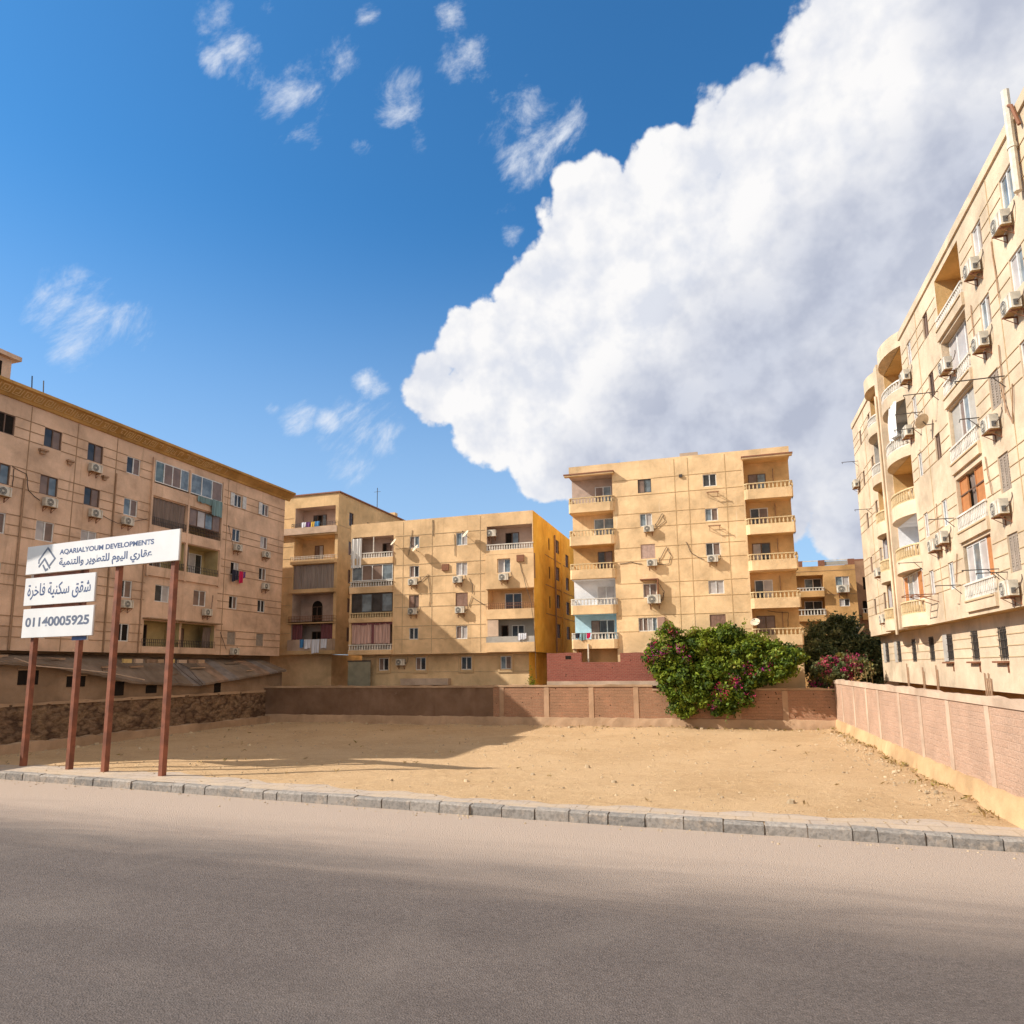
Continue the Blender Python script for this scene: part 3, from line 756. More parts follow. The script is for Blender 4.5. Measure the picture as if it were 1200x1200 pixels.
def rounded(u0, u1, p, r=0.35, left=True, right=True, n=5):
    pts = []
    if left: pts += [(u0, 0.0)] + [(u0 + r - r * cos(a), -p + r - r * sin(a)) for a in np.linspace(0, pi / 2, n)] if p > r else [(u0, 0.0), (u0 + r * 0.3, -p * 0.65), (u0 + r, -p)]
    else: pts += [(u0, -p)]
    if right: pts += [(u1 - r + r * cos(a), -p + r - r * sin(a)) for a in np.linspace(pi / 2, 0, n)] + [(u1, 0.0)] if p > r else [(u1 - r, -p), (u1 - r * 0.3, -p * 0.65), (u1, 0.0)]
    else: pts += [(u1, -p)]
    return pts
def glazing(F, u0, u1, z0, z1, d, panes, frame='alu', name='glazed_balcony'):
    n = len(panes); mb = MB(); fm = M[frame]; w = u1 - u0; h = z1 - z0
    mb.box(0, w, -0.04, 0.02, 0, 0.06, fm); mb.box(0, w, -0.04, 0.02, h - 0.06, h, fm)
    for i in range(n + 1):
        x_ = w * i / n; mb.box(max(0, x_ - 0.035), min(w, x_ + 0.035), -0.042, 0.022, 0.06, h - 0.06, fm)
    o = F.part(name, mb, u0, d, z0)
    for i, pn in enumerate(panes):
        if pn == 'open': continue
        obj('pane', pane_mesh(w * i / n + 0.03, w * (i + 1) / n - 0.03, 0.05, h - 0.05, -0.01 - 0.012 * (i % 2), M[pn]), o)
    return o
def cyl(mb, cxy, r, z0, z1, m, n=16, axis='y', y0=0, y1=0):
    pts = [(r * cos(2 * pi * i / n), r * sin(2 * pi * i / n)) for i in range(n)]
    b = len(mb.v); k_ = mb.mi(m)
    mb.v += [(cxy[0] + a, y0, cxy[1] + c_) for a, c_ in pts] + [(cxy[0] + a, y1, cxy[1] + c_) for a, c_ in pts]
    for i in range(n):
        j = (i + 1) % n; mb.f.append((b + i, b + j, b + n + j, b + n + i)); mb.m.append(k_)
    mb.f.append(tuple(b + i for i in range(n))); mb.m.append(k_)
def ac_meshes():
    c_ = MB(); w, d, h = 0.86, 0.33, 0.60
    b = 0.03
    c_.prism([(-w / 2, -0.10), (-w / 2, -0.10 - d + b), (-w / 2 + b, -0.10 - d), (w / 2 - b, -0.10 - d), (w / 2, -0.10 - d + b), (w / 2, -0.10)], 0.03, h - 0.03, M['acw'])
    c_.box(-w / 2 + 0.02, w / 2 - 0.02, -0.10 - d + 0.02, -0.115, h - 0.03, h - 0.01, M['acw'])
    c_.box(-w / 2 + 0.02, w / 2 - 0.02, -0.10 - d + 0.02, -0.115, 0.0, 0.03, M['acb'])
    c_.box(w / 2, w / 2 + 0.03, -0.34, -0.20, 0.1, 0.3, M['acd'])
    g = MB(); x_ = -0.13
    cyl(g, (x_, h / 2), 0.235, 0, 0, M['acd'], 20, y0=-0.10 - d - 0.012, y1=-0.10 - d)
    g.box(w / 2 - 0.15, w / 2 - 0.12, -0.10 - d - 0.006, -0.10 - d - 0.001, 0.06, h - 0.06, M['acb'])
    for rr in (0.08, 0.16, 0.235):
        ring = [(x_ + rr * cos(a), -0.10 - d - 0.016, h / 2 + rr * sin(a)) for a in np.linspace(0, 2 * pi, 19)]
        g.tube(ring, 0.008, M['acw'], 4)
    for a in range(4):
        g.box(x_ - 0.235, x_ + 0.235, -0.10 - d - 0.020, -0.10 - d - 0.013, h / 2 - 0.16 + a * 0.105, h / 2 - 0.15 + a * 0.105, M['acw'])
    cyl(g, (x_, h / 2), 0.06, 0, 0, M['acw'], 12, y0=-0.10 - d - 0.024, y1=-0.10 - d - 0.02)
    brs = []
    for sx in (-0.28, 0.28):
        br_ = MB()
        br_.box(sx - 0.02, sx + 0.02, -0.46, 0.0, -0.05, -0.003, M['rust']); br_.box(sx - 0.021, sx + 0.021, -0.03, 0.0, -0.32, -0.046, M['rust'])
        br_.tube([(sx, -0.40, -0.05), (sx, -0.02, -0.30)], 0.014, M['rust'], 4); brs.append(br_.mesh('bracket'))
    pipe_ = MB(); pipe_.tube([(0.45, -0.25, 0.2), (0.56, -0.22, 0.22), (0.60, -0.1, 0.35), (0.60, -0.02, 0.6), (0.56, 0.0, 0.75)], 0.02, M['cable'], 5)
    return c_.mesh('casing'), g.mesh('fan_grille'), brs, pipe_.mesh('hose')
AC = ac_meshes()
def aircon(F, u, z, label, d=0.0, sc=0.88, extra=True):
    o = empty('air_conditioner', F.world(u, d, z), F.th)
    o.scale = (sc * F.sc,) * 3
    tag(o, label, 'air conditioner', 'air conditioners on the facades')
    obj('casing', AC[0], o); obj('fan_grille', AC[1], o); 
    for q_ in AC[2]: obj('bracket', q_, o)
    if extra: obj('hose', AC[3], o)
    return o
def dish_obj(F, u, z, label, d=0.55, yaw=-0.6):
    o = empty('satellite_dish', F.world(u, 0, z), F.th); o.scale = (F.sc,) * 3
    tag(o, label, 'satellite dish', 'satellite dishes on the facades')
    mb = MB(); k_ = mb.mi(M['dish']); n, mm = 16, 4
    ax = Vector((sin(yaw), -cos(yaw) * 0.8, 0.6)).normalized(); a = ax.orthogonal().normalized(); b = ax.cross(a); c0 = Vector((0, -d, 0.05))
    for i in range(mm + 1):
        r_ = 0.33 * i / mm
        for q in range(n):
            mb.v.append(tuple(c0 + (a * cos(2 * pi * q / n) + b * sin(2 * pi * q / n)) * r_ + ax * (r_ * r_ * 0.55)))
    for i in range(mm):
        for q in range(n):
            w = (q + 1) % n; mb.f.append((i * n + q, i * n + w, (i + 1) * n + w, (i + 1) * n + q)); mb.m.append(k_)
    obj('reflector', mb.mesh('reflector', True), o)
    ar = MB(); ar.tube([(0, 0, -0.1), (0, -d * 0.7, -0.12), tuple(c0)], 0.022, M['iron'], 5)
    tip = c0 + ax * 0.33
    ar.tube([tuple(c0 - b * 0.28 + ax * 0.05), tuple(tip)], 0.012, M['iron'], 4); ar.tube([tuple(tip - ax * 0.05), tuple(tip + ax * 0.05)], 0.035, M['iron'], 6)
    obj('arm', ar.mesh('arm'), o)
    return o
def cable(F, pts, r=0.016, m='cable', name='cable'):
    mb = MB()
    P = [Vector(p_) for p_ in pts]; out = []
    for a, b in zip(P, P[1:]):
        for i in range(4): out.append(a.lerp(b, i / 4) + Vector((0.02 * sin(i * 2.1 + a.x * 3), 0, -0.03 * sin(pi * i / 4))))
    out.append(P[-1])
    mb.tube([(q.x, -q.y, q.z) for q in out], r, M[m], 5)
    return F.part(name, mb)
def laundry(F, items, name_label, u, z, d):
    o = empty('laundry', F.world(u, d, z), F.th); o.scale = (F.sc,) * 3
    tag(o, name_label, 'laundry')
    line = MB(); span = sum(i[1] for i in items) + 0.1
    line.tube([(-0.1, 0, 0.03), (span / 2, 0, 0.0), (span, 0, 0.03)], 0.01, M['cable'], 4)
    obj('clothes_line', line.mesh('clothes_line'), o)
    x_ = 0.0
    for nm, w, h, m in items:
        mb = MB(); k_ = mb.mi(M[m]); n = 8
        for i in range(n + 1):
            for j in range(4):
                f, g = i / n, j / 3
                mb.v.append((x_ + w * 0.92 * f * (1 - 0.08 * g), 0.035 * sin(f * 11 + x_ * 7) * (0.3 + g), 0.01 - h * g - 0.04 * g * sin(f * pi * 1.5 + x_)))
        for i in range(n):
            for j in range(3):
                a = i * 4 + j; mb.f.append((a, a + 4, a + 5, a + 1)); mb.m.append(k_)
        obj(nm, mb.mesh(nm, True), o)
        x_ += w
    return o
def newbuilding(loc, label, base=None, scale=1.0):
    o = empty('apartment_building', loc)
    o.scale = (scale,) * 3
    if base: BASE[o.name] = base
    tag(o, label, 'building', 'apartment blocks around the lot')
    return o

# ---- left block, facade faces +X
b = newbuilding((-36.5, 33, 0), 'long pinkish tan apartment block in shade on the left, with dark ornamental cornice')
F = Facade(b, (-36.5, 0), pi / 2, M['left'])
LC = [25.6, 28.38, 31.18, 34.05, 44.15, 47.55]
LR = [17.36, 14.58, 11.92, 9.25, 6.48]
OL = 5.2
LS = {(0, 0): ('dk', 'dk'), (1, 0): ('gl', 'cb'), (2, 0): ('gl', 'cb'), (3, 0): ('gl', 'cb'), (4, 0): ('gl', 'gl'), (5, 0): ('gl', 'cb'),
      (0, 1): ('gb', 'gb'), (1, 1): ('cb', 'gb'), (2, 1): ('gl', 'cb'), (3, 1): ('gb', 'cb'), (4, 1): ('gl', 'gl'), (5, 1): ('cw', 'cb'),
      (0, 2): ('cw', 'cb'), (1, 2): ('cw', 'cb'), (2, 2): ('cw', 'cw'), (3, 2): ('gl', 'cb'), (4, 2): ('dk', 'cw'), (5, 2): ('gl', 'cb'),
      (0, 3): ('gl', 'cw'), (1, 3): ('cw', 'cb'), (2, 3): ('cb', 'gl'), (3, 3): ('gl', 'cb'), (4, 3): ('dk', 'cb'), (5, 3): ('gl', 'gl'),
      (0, 4): ('dk', 'dk'), (1, 4): ('cb', 'gl'), (2, 4): ('gl', 'cb'), (3, 4): ('dk', 'dk'), (4, 4): ('shutg', 'shutg'), (5, 4): ('shutg', 'shutg')}
for ci, u in enumerate(LC):
    for ri, z in enumerate(LR):
        w, h = (1.08, 1.12) if ci < 4 else (0.92, 1.0)
        st = 'wings' if (ci, ri) == (4, 0) else 'wing_left' if (ci, ri) == (5, 0) else 'slide'
        window(F, u, z, w, h, LS[(ci, ri)], 'shutg' if 'shutg' in LS[(ci, ri)] else 'brownframe' if ci < 3 and ri < 2 else 'alu', style=st)
for u in (22.8,):
    for z in LR: window(F, u, z, 1.08, 1.12, ('gl', 'cb'), 'alu')
for u, pn in ((37.1, ('gl', 'cw')), (40.6, ('cb', 'cb'))): window(F, u, LR[3], 1.25, 1.15, pn, 'alu')
for a, bb in ((35.72, 38.82), (39.0, 42.25)):
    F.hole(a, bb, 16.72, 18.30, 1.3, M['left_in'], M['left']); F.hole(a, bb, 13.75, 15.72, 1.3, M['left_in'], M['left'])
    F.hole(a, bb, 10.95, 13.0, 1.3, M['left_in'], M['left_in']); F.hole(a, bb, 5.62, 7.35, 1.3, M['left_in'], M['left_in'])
wl = MB()
st = []
for z in LR:
    for dz in (0.56, 0.0, -0.56):
        st += [(z + dz, 23.5, 35.6), (z + dz, 42.4, 50.2)]
SHADOW_STEPS = [(22.0, 0, OL), (20.7, OL, 8.0), (20.5, 8.0, 10.7), (20.2, 10.7, 13.4), (20.15, 13.4, 16.1), (18.7, 16.1, 19.6)]  # unseen near end, stepped outward with height to shape the shadow on the lot
for a_, z0_, z1_ in SHADOW_STEPS[1:]: F.wallgrid(wl, a_, 50.2, z0_, min(z1_, 18.85), [q for q in st if z0_ < q[0] < z1_], M['groove'])
for u in (27.0, 29.9, 32.7, 43.0): F.joint(wl, u, OL, 18.8, M['groove'])
wl.poly([(22.0, 0.9, 0), (50.2, 0.9, 0), (50.2, 0.9, OL), (22.0, 0.9, OL)], M['shedwall'])
wl.poly([(22.0, 0, OL), (22.0, 0.9, OL), (50.2, 0.9, OL), (50.2, 0, OL)], M['groove_l'])
wl.poly([(50.2, 0, OL), (50.2, 14, OL), (50.2, 14, 19.6), (50.2, 0, 19.6)], M['left'])
wl.poly([(50.2, 0.9, 0), (50.2, 14, 0), (50.2, 14, OL), (50.2, 0.9, OL)], M['left'])
for i_, (a_, z0_, z1_) in enumerate(SHADOW_STEPS):
    wl.poly([(a_, 0.9 if i_ == 0 else 0, z0_), (a_, 14, z0_), (a_, 14, z1_), (a_, 0.9 if i_ == 0 else 0, z1_)], M['left'])
    if i_: wl.poly([(a_, 0, z0_), (SHADOW_STEPS[i_ - 1][0], 0, z0_), (SHADOW_STEPS[i_ - 1][0], 14, z0_), (a_, 14, z0_)], M['left'])
wl.poly([(18.7, 14, 0), (50.2, 14, 0), (50.2, 14, 19.6), (18.7, 14, 19.6)], M['left'])
F.part('wall', wl)
rf = MB(); rf.poly([(18.7, 0.05, 19.2), (50.2, 0.05, 19.2), (50.2, 14, 19.2), (18.7, 14, 19.2)], M['roof']); F.part('roof', rf)
cn = MB()
prof = [(0.0, 18.85), (-0.10, 18.85), (-0.16, 19.0), (-0.56, 19.36), (-0.70, 19.40), (-0.70, 19.56), (0.0, 19.60)]
for a, bb in ((18.5, 50.75),):
    k_ = cn.mi(M['cornice']); i0 = len(cn.v)
    for x_ in (a, bb):
        for y_, z_ in prof: cn.v.append((x_, y_, z_))
    n = len(prof)
    for i in range(n): cn.f.append((i0 + i, i0 + n + i, i0 + n + (i + 1) % n, i0 + (i + 1) % n)); cn.m.append(k_)
    cn.f.append(tuple(i0 + i for i in range(n))); cn.m.append(k_); cn.f.append(tuple(i0 + 2 * n - 1 - i for i in range(n))); cn.m.append(k_)
ky = cn
def slope(s_, t_, off=0.012):   # point on the sloping face
    y = -0.16 - 0.40 * t_; z = 19.0 + 0.36 * t_
    return (s_, y - off * 0.67, z - off * 0.74)
x_ = 18.8
while x_ < 42.0:
    for a, bb, c0, c1_ in ((0, 0.36, 0.82, 0.94), (0, 0.06, 0.1, 0.82), (0.30, 0.36, 0.3, 0.82), (0.14, 0.30, 0.3, 0.42), (0.14, 0.2, 0.42, 0.66), (0.06, 0.5, 0.1, 0.2), (0.44, 0.5, 0.2, 0.94)):
        if random.random() < 0.96 - max(0, x_ - 28) * 0.045:
            ky.poly([slope(x_ + a, c0), slope(x_ + bb, c0), slope(x_ + bb, c1_), slope(x_ + a, c1_)], M['key'])
    x_ += 0.62
F.part('cornice', cn)
# loggias of the left block
for a, bb, pn in ((35.72, 38.82, ('gt', 'cb', 'cb', 'gb')), (39.0, 42.25, ('gb', 'gb', 'cb'))):
    glazing(F, a + 0.04, bb - 0.04, 16.78, 18.26, 0.05, pn)
curtain(F, 35.8, 38.75, 13.85, 15.68, -0.08, M['curt_brown'], 0.05, 8)
glazing(F, 39.06, 42.2, 14.42, 15.66, 0.02, ('cb', 'cw', 'gb', 'cb'), 'brownframe')
for a, bb in ((35.72, 38.82), (39.0, 42.25)):
    balcony(F, [(a - 0.1, -0.12), (bb + 0.1, -0.12)], 15.80, 16.66, 16.66, M['left'], M['left'])
    balcony(F, [(a - 0.1, -0.12), (bb + 0.1, -0.12)], 13.06, 13.78, 14.35, M['left'], M['iron'], 'iron')
    balcony(F, [(a - 0.1, -0.12), (bb + 0.1, -0.12)], 10.35, 11.0, 11.5, M['left'], M['iron'], 'iron')
    balcony(F, [(a - 0.1, -0.05), (bb + 0.1, -0.05)], 5.24, 5.66, 6.15, M['left'], M['iron'], 'iron')
for u in (35.6, 38.91, 42.36):
    pc = MB()
    for q_, (z0_, z1_) in enumerate(((15.7, 18.4), (13.0, 15.79), (10.3, 12.98))): pc.box(u - 0.07 - 0.004 * q_, u + 0.07 + 0.004 * q_, -0.14 - 0.004 * q_, -0.003, z0_ - 0.02, z1_, M['left'])
    F.part('pilaster', pc)
door(F, 41.3, 10.97, 1.3, 1.75, 1.3, ('cw', 'gl')); door(F, 37.4, 10.97, 1.3, 1.75, 1.3, ('gl', 'cb'))
door(F, 36.6, 5.64, 1.3, 1.55, 1.3, ('dk', 'dk'), 'brownframe'); door(F, 40.0, 5.64, 1.25, 1.45, 1.3, ('gl', 'cb'), 'brownframe')
curtain(F, 41.4, 42.2, 5.7, 7.2, -0.3, M['curt_brown'], 0.04, 3)
curtain(F, 39.05, 39.6, 11.5, 12.9, -0.3, M['curt_brown'], 0.04, 3)
wp = MB(); wp.box(38.7, 42.5, -0.55, 0.0, 7.42, 7.50, M['groove']); F.part('canopy', wp)
wp = MB(); wp.box(35.6, 38.6, -0.5, 0.0, 7.44, 7.52, M['groove']); F.part('canopy', wp)
aw = empty('awning', F.loc(41.0, 0.2, 16.7), F.th); tag(aw, 'faded teal cloth awning hanging below glazed top balcony of the left block', 'awning')
for nm, x0, x1, z0, z1 in (('valance', -1.4, 0.6, -0.45, 0.0), ('cloth', 0.0, 1.05, -1.15, 0.05)):
    mb = MB(); k_ = mb.mi(M['cl_teal'])
    for i in range(9):
        for j in range(3): mb.v.append((x0 + (x1 - x0) * i / 8, -0.05 - 0.03 * sin(i * 1.7) - (0.06 if nm == 'cloth' else 0), z0 + (z1 - z0) * j / 2 + 0.05 * sin(i * 2.3) * (j == 0)))
    for i in range(8):
        for j in range(2): q = i * 3 + j; mb.f.append((q, q + 3, q + 4, q + 1)); mb.m.append(k_)
    obj(nm, mb.mesh(nm, True), aw)
# rooftop room and starter bars
ph = MB(); ph.box(23.0, 26.75, 1.6, 6.0, 19.2, 21.7, M['left']); ph.box(22.7, 27.1, 1.3, 6.4, 21.7, 21.95, M['left']); F.part('roof_room', ph)
ph = MB(); ph.box(24.2, 26.2, 1.56, 1.597, 19.9, 21.4, M['dk']); F.part('roof_room_opening', ph)
ph = MB(); ph.box(20, 28.6, 0.9, 1.1, 19.2, 20.25, M['left'])
for u in (27.6, 28.3): ph.tube([(u, 1.0, 20.2), (u - 0.05, 1.0, 21.0)], 0.03, M['iron'], 4)
F.part('roof_parapet', ph)
LN = ['leftmost window column', 'second window column', 'third window column', 'fourth window column', 'fifth window column', 'rightmost window column']
RN = ['top', 'second-row', 'third-row', 'fourth-row', 'bottom-row']
for ci, ri, du in ((2, 0, -0.1), (0, 1, 0.1), (1, 1, 0.0), (2, 1, 0.15), (3, 1, -0.35), (4, 1, 0.0), (5, 1, 0.1), (5, 2, 0.2), (4, 4, 0.2)):
    aircon(F, LC[ci] + du, LR[ri] - 1.28, 'dusty air conditioner under the %s window, %s of the left block' % (RN[ri], LN[ci]))
aircon(F, 34.1, 8.0, 'air conditioner low on the left block, just right of the third sign post')
aircon(F, 41.2, 8.0, 'air conditioner under the wide curtained window right of the tall signboard')
laundry(F, (('cloth', 0.45, 0.9, 'cl_dark'), ('cloth', 0.35, 0.75, 'cl_dark'), ('towel', 0.5, 0.95, 'cl_red'), ('cloth', 0.3, 0.5, 'cl_violet')), 'dark and crimson laundry hung below a window on the left block', 43.55, 11.75, 0.28)
for pts in ([(26.2, 0.03, 15.1), (27.0, 0.05, 14.9), (27.2, 0.04, 14.0), (27.9, 0.05, 13.6)], [(26.3, 0.03, 15.0), (26.3, 0.03, 14.0)], [(32.0, 0.04, 13.6), (33.0, 0.2, 13.3), (35.4, 0.05, 14.1)],
            [(43.2, 0.03, 15.2), (43.2, 0.3, 14.2), (43.6, 0.2, 13.7)], [(42.9, 0.03, 6.9), (43.4, 0.2, 5.6)], [(41.9, 0.03, 9.6), (41.5, 0.3, 8.5)]):
    cable(F, pts, 0.02)
for u, z0_, z1_ in ((26.9, 5.2, 14.6), (32.75, 5.2, 16.5), (35.35, 5.2, 12.8)):
    mb = MB(); mb.tube([(u, -0.06, z0_), (u, -0.06, z1_)], 0.045, M['pipe'], 6); F.part('drain_pipe', mb)
for u, z, w in ((27.8, 16.45, 0.5), (29.5, 16.3, 0.45), (31.9, 16.0, 0.4)):   # broken ledges
    mb = MB(); mb.box(u - w / 2, u + w / 2, -0.22, 0.0, z, z + 0.1, M['pipe']); mb.box(u - w / 3, u + w / 5, -0.15, 0.0, z - 0.18, z - 0.002, M['pipe']); F.part('broken_ledge', mb)

# ---- middle ochre block, facade faces -Y
b = newbuilding((-21, 48.5, 0), 'lower ochre apartment block at mid-distance with orange side wall, crossed by a shadow')
F = Facade(b, (0, 48.5), 0.0, M['mid'])
MC = [-23.12, -19.12]
MR = [13.91, 11.56, 9.2, 6.7]
window(F, MC[0], MR[0], 0.82, 0.95, ('cb', 'gb')); window(F, MC[0], MR[1], 0.82, 0.92, ('cb', 'gl')); window(F, MC[0], MR[2], 0.85, 1.0, ('shut', 'cb'), 'brownframe'); window(F, MC[0], MR[3], 0.78, 0.9, ('gl', 'gl'))
window(F, MC[1], MR[0], 0.92, 1.0, ('gb', 'cw')); window(F, MC[1], MR[1], 0.92, 1.0, ('cw', 'cw')); window(F, MC[1], MR[2], 1.0, 1.05, ('shut', 'shut'), 'shut'); window(F, MC[1], MR[3], 0.92, 1.0, ('cb', 'cw'))
window(F, -15.68, 11.62, 1.0, 1.05, ('cw', 'gb'))
rt = [13.3, 10.98, 8.46, 5.94]
top_ = [14.62, 12.34, 10.02, 7.68]
ML0, ML1 = -28.62, -24.95
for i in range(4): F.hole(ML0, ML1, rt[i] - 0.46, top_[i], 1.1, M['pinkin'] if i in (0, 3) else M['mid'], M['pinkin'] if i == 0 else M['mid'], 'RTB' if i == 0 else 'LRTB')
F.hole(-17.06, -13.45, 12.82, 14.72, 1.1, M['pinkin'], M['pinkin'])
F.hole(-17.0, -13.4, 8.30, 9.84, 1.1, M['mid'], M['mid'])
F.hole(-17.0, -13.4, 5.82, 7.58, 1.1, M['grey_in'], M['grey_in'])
wl = MB()
st = [(z + dz, -24.8, -17.2) for z in MR for dz in (0.58, -0.42)]
F.wallgrid(wl, -28.8, -13.38, 5.12, 15.73, st, M['groove_l'])
for u in (-24.1, -21.6, -17.6): F.joint(wl, u, 5.2, 15.6, M['groove_l'])
wl.poly([(-28.8, 0, 5.12), (-13.38, 0, 5.12), (-13.38, 0.8, 5.12), (-28.8, 0.8, 5.12)], M['mid'])
wl.poly([(-28.8, 0, 5.12), (-28.8, 20, 5.12), (-28.8, 20, 15.73), (-28.8, 0, 15.73)], M['mid'])
wl.poly([(-28.8, 20, 0), (-13.38, 20, 0), (-13.38, 20, 15.73), (-28.8, 20, 15.73)], M['mid'])
F.part('wall', wl)
wc = MB(); wc.poly([(-13.4, 0.0, 15.2), (-28.78, 0.0, 15.2), (-28.78, 20, 15.2), (-13.4, 20, 15.2)], M['roof']); F.part('roof', wc)
G = Facade(b, (0, 49.25), 0.0, M['mid_low'])
for u, pn in ((-26.06, ('cb', 'gl')), (-22.85, ('cb', 'gl')), (-19.03, ('gl', 'gl')), (-15.86, ('gb', 'cb'))):
    window(G, u, 4.38, 0.85, 0.98, pn)
gl = MB()
G.wallgrid(gl, -28.0, -14.05, 0, 5.12, [(3.75, -27.9, -14.1), (4.95, -27.9, -14.1)], M['groove_l'])
gl.poly([(-14.05, 0, 0), (-14.05, 18, 0), (-14.05, 18, 5.12), (-14.05, 0, 5.12)], M['mid_side'])
gl.poly([(-28.0, 0, 0), (-28.0, 18, 0), (-28.0, 18, 5.12), (-28.0, 0, 5.12)], M['mid_low'])
G.part('wall', gl)
for u in (-26.06, -22.85, -19.03, -15.86):
    mb = MB()
    for x0, x1, z0_, z1_ in ((-0.62, 0.62, 0.54, 0.66), (-0.62, 0.62, -0.72, -0.58), (-0.62, -0.46, -0.58, 0.54), (0.46, 0.62, -0.58, 0.54)):
        mb.box(x0, x1, -0.07, 0.0, z0_, z1_, M['mid_low'])
    G.part('window_surround', mb, u, 0, 4.38)
mb = MB(); mb.box(-24.3, -20.3, -0.55, 0.0, 2.75, 3.25, M['conc_p']); G.part('ledge', mb)
SF = Facade(b, (-13.38, 0), pi / 2, M['mid_side'])
for u, rows in ((53.4, (13.95, 11.6, 9.2)), (56.3, (14.2, 11.85, 9.5, 7.0)), (60.0, (13.5, 11.4, 9.2, 7.0))):
    for z in rows:
        window(SF, u, z, 0.5 if u < 54 else 1.3, 1.0 if u < 54 else 1.15, ('gl',) if u < 54 else ('gl', 'cb'), 'brownframe')
for z in (6.6, 8.9, 11.2): SF.hole(63.0, 66.0, z - 0.3, z + 1.3, 0.8, M['mid_side'])
sw = MB()
SF.wallgrid(sw, 48.5, 68.5, 5.12, 15.73, [(z, 52.0, 68.0) for z in (12.9, 10.5, 8.2)], M['groove'])
sw.box(57.5, 58.2, -0.03, 0.0, 5.2, 15.7, M['mid_side'])
SF.part('wall', sw)
mb = MB(); mb.tube([(55.0, -0.1, 5.2), (55.0, -0.1, 15.0)], 0.07, M['pipe'], 6); SF.part('drain_pipe', mb)
mb = MB(); mb.box(48.55, 48.95, -0.02, 0.0, 10.6, 12.5, M['groove']); SF.part('dark_patch', mb)  # thin dark brown panel near the front corner
for i in range(4):
    pts = [(ML0 - 0.16, -0.12), (ML1, -0.12)]
    balcony(F, pts, [top_[1], top_[2], top_[3], 5.14][i] + 0.01, rt[i] - 0.44, rt[i], M['mid'], [M['railw'], M['railw'], M['railt'], M['railw']][i], 'baluster', 0.23)
glazing(F, ML0 + 0.03, ML1 - 0.03, 11.03, 12.3, 0.0, ('gb', 'cb', 'cb', 'gb'))
glazing(F, ML0 + 0.03, ML1 - 0.03, 8.5, 9.98, -0.02, ('gl', 'gb', 'gl', 'gb'), 'iron')
curtain(F, ML0 + 0.05, ML1 - 0.05, 8.55, 9.95, -0.12, M['curt_slate'], 0.05, 10)
curtain(F, ML0 + 0.05, -26.75, 6.0, 7.6, -0.1, M['curt_pink'], 0.04, 6); curtain(F, -26.6, -25.2, 6.0, 7.6, -0.1, M['curt_pink'], 0.04, 5)
curtain(F, -26.85, -26.6, 6.0, 7.62, -0.06, M['curt_maroon'], 0.03, 2); curtain(F, ML0 + 0.05, ML1, 7.5, 7.66, -0.04, M['curt_maroon'], 0.03, 6, name='valance')
curtain(F, ML0 - 0.05, -27.75, 12.1, 14.5, 0.14, M['curt_white'], 0.09, 3)
mb = MB(); mb.tube([(-26.75, 0.05, 13.3), (-26.75, 0.05, 14.6)], 0.05, M['railw'], 6); F.part('column', mb)
door(F, -26.1, 12.86, 0.8, 1.35, 1.1, ('dk', 'cb'), 'brownframe')
balcony(F, [(-17.1, -0.1), (-13.36, -0.1)], 12.5, 12.84, 13.3, M['mid'], M['railw'], 'baluster', 0.2)
balcony(F, [(-17.1, -0.14), (-13.36, -0.14)], 7.6, 8.34, 8.8, M['mid'], M['rust'], 'iron')
balcony(F, [(-17.1, -0.14), (-13.36, -0.14)], 5.16, 5.86, 6.3, M['mid'], M['grey_in'], 'solid')
rp = MB(); rp.box(-17.15, -13.34, -0.12, -0.002, 9.86, 12.48, M['mid']); rpo = None
# raised bay between the loggias: four pieces round the window
rp = MB()
for a, bb, c0, c1_ in ((-17.15, -16.2, 9.88, 12.48), (-15.16, -13.34, 9.88, 12.48), (-16.2, -15.16, 12.16, 12.48), (-16.2, -15.16, 9.88, 11.08)): rp.box(a, bb, -0.11, -0.002, c0, c1_, M['mid'])
F.part('bay_panel', rp)
door(F, -15.35, 12.84, 1.1, 1.5, 1.1, ('dk', 'gb'), 'brownframe'); door(F, -15.3, 8.32, 1.35, 1.3, 1.1, ('gl', 'gl')); door(F, -14.95, 5.84, 1.0, 1.35, 1.1, ('gl', 'gl')); door(F, -16.0, 5.84, 0.55, 1.35, 1.1, ('dk',), 'brownframe')
mb = MB(); mb.box(-17.0, -16.15, -0.1, -0.05, 6.32, 7.55, M['conc_p']); F.part('screen', mb)
MN = ['left', 'right']
aircon(F, -23.1, 10.45, 'air conditioner half in sun under second-row window, left window column of the ochre block')
aircon(F, -23.1, 8.15, 'shaded air conditioner beneath a brown shuttered window, left window column of the ochre block')
aircon(F, -19.35, 10.45, 'large air conditioner under the second-row window, right window column of the ochre block')
aircon(F, -19.15, 8.12, 'air conditioner under the closed red-brown shutters, right window column of the ochre block')
aircon(F, -15.6, 10.45, 'air conditioner under the single window between the balconies of the ochre block', d=0.11)
aircon(F, -16.75, 13.95, 'air conditioner mounted high inside the top right balcony of the ochre block', d=-0.45, sc=0.9, extra=False)
aircon(G, -24.45, 4.25, 'shaded air conditioner between two ground-floor windows of the ochre block')
dish_obj(F, -24.65, 13.85, 'satellite dish beside the top left balcony of the ochre block')
dish_obj(F, -22.75, 13.25, 'satellite dish just under the top left window of the ochre block')
dish_obj(F, -18.55, 14.1, 'satellite dish right of the top right window of the ochre block')
for u, z in ((-20.45, 11.75), (-14.35, 12.1)):
    mb = MB(); mb.box(-0.28, 0.28, -0.12, 0.0, -0.25, 0.25, M['rust']); F.part('meter_box', mb, u, 0.11 if u > -15 else 0.0, z)
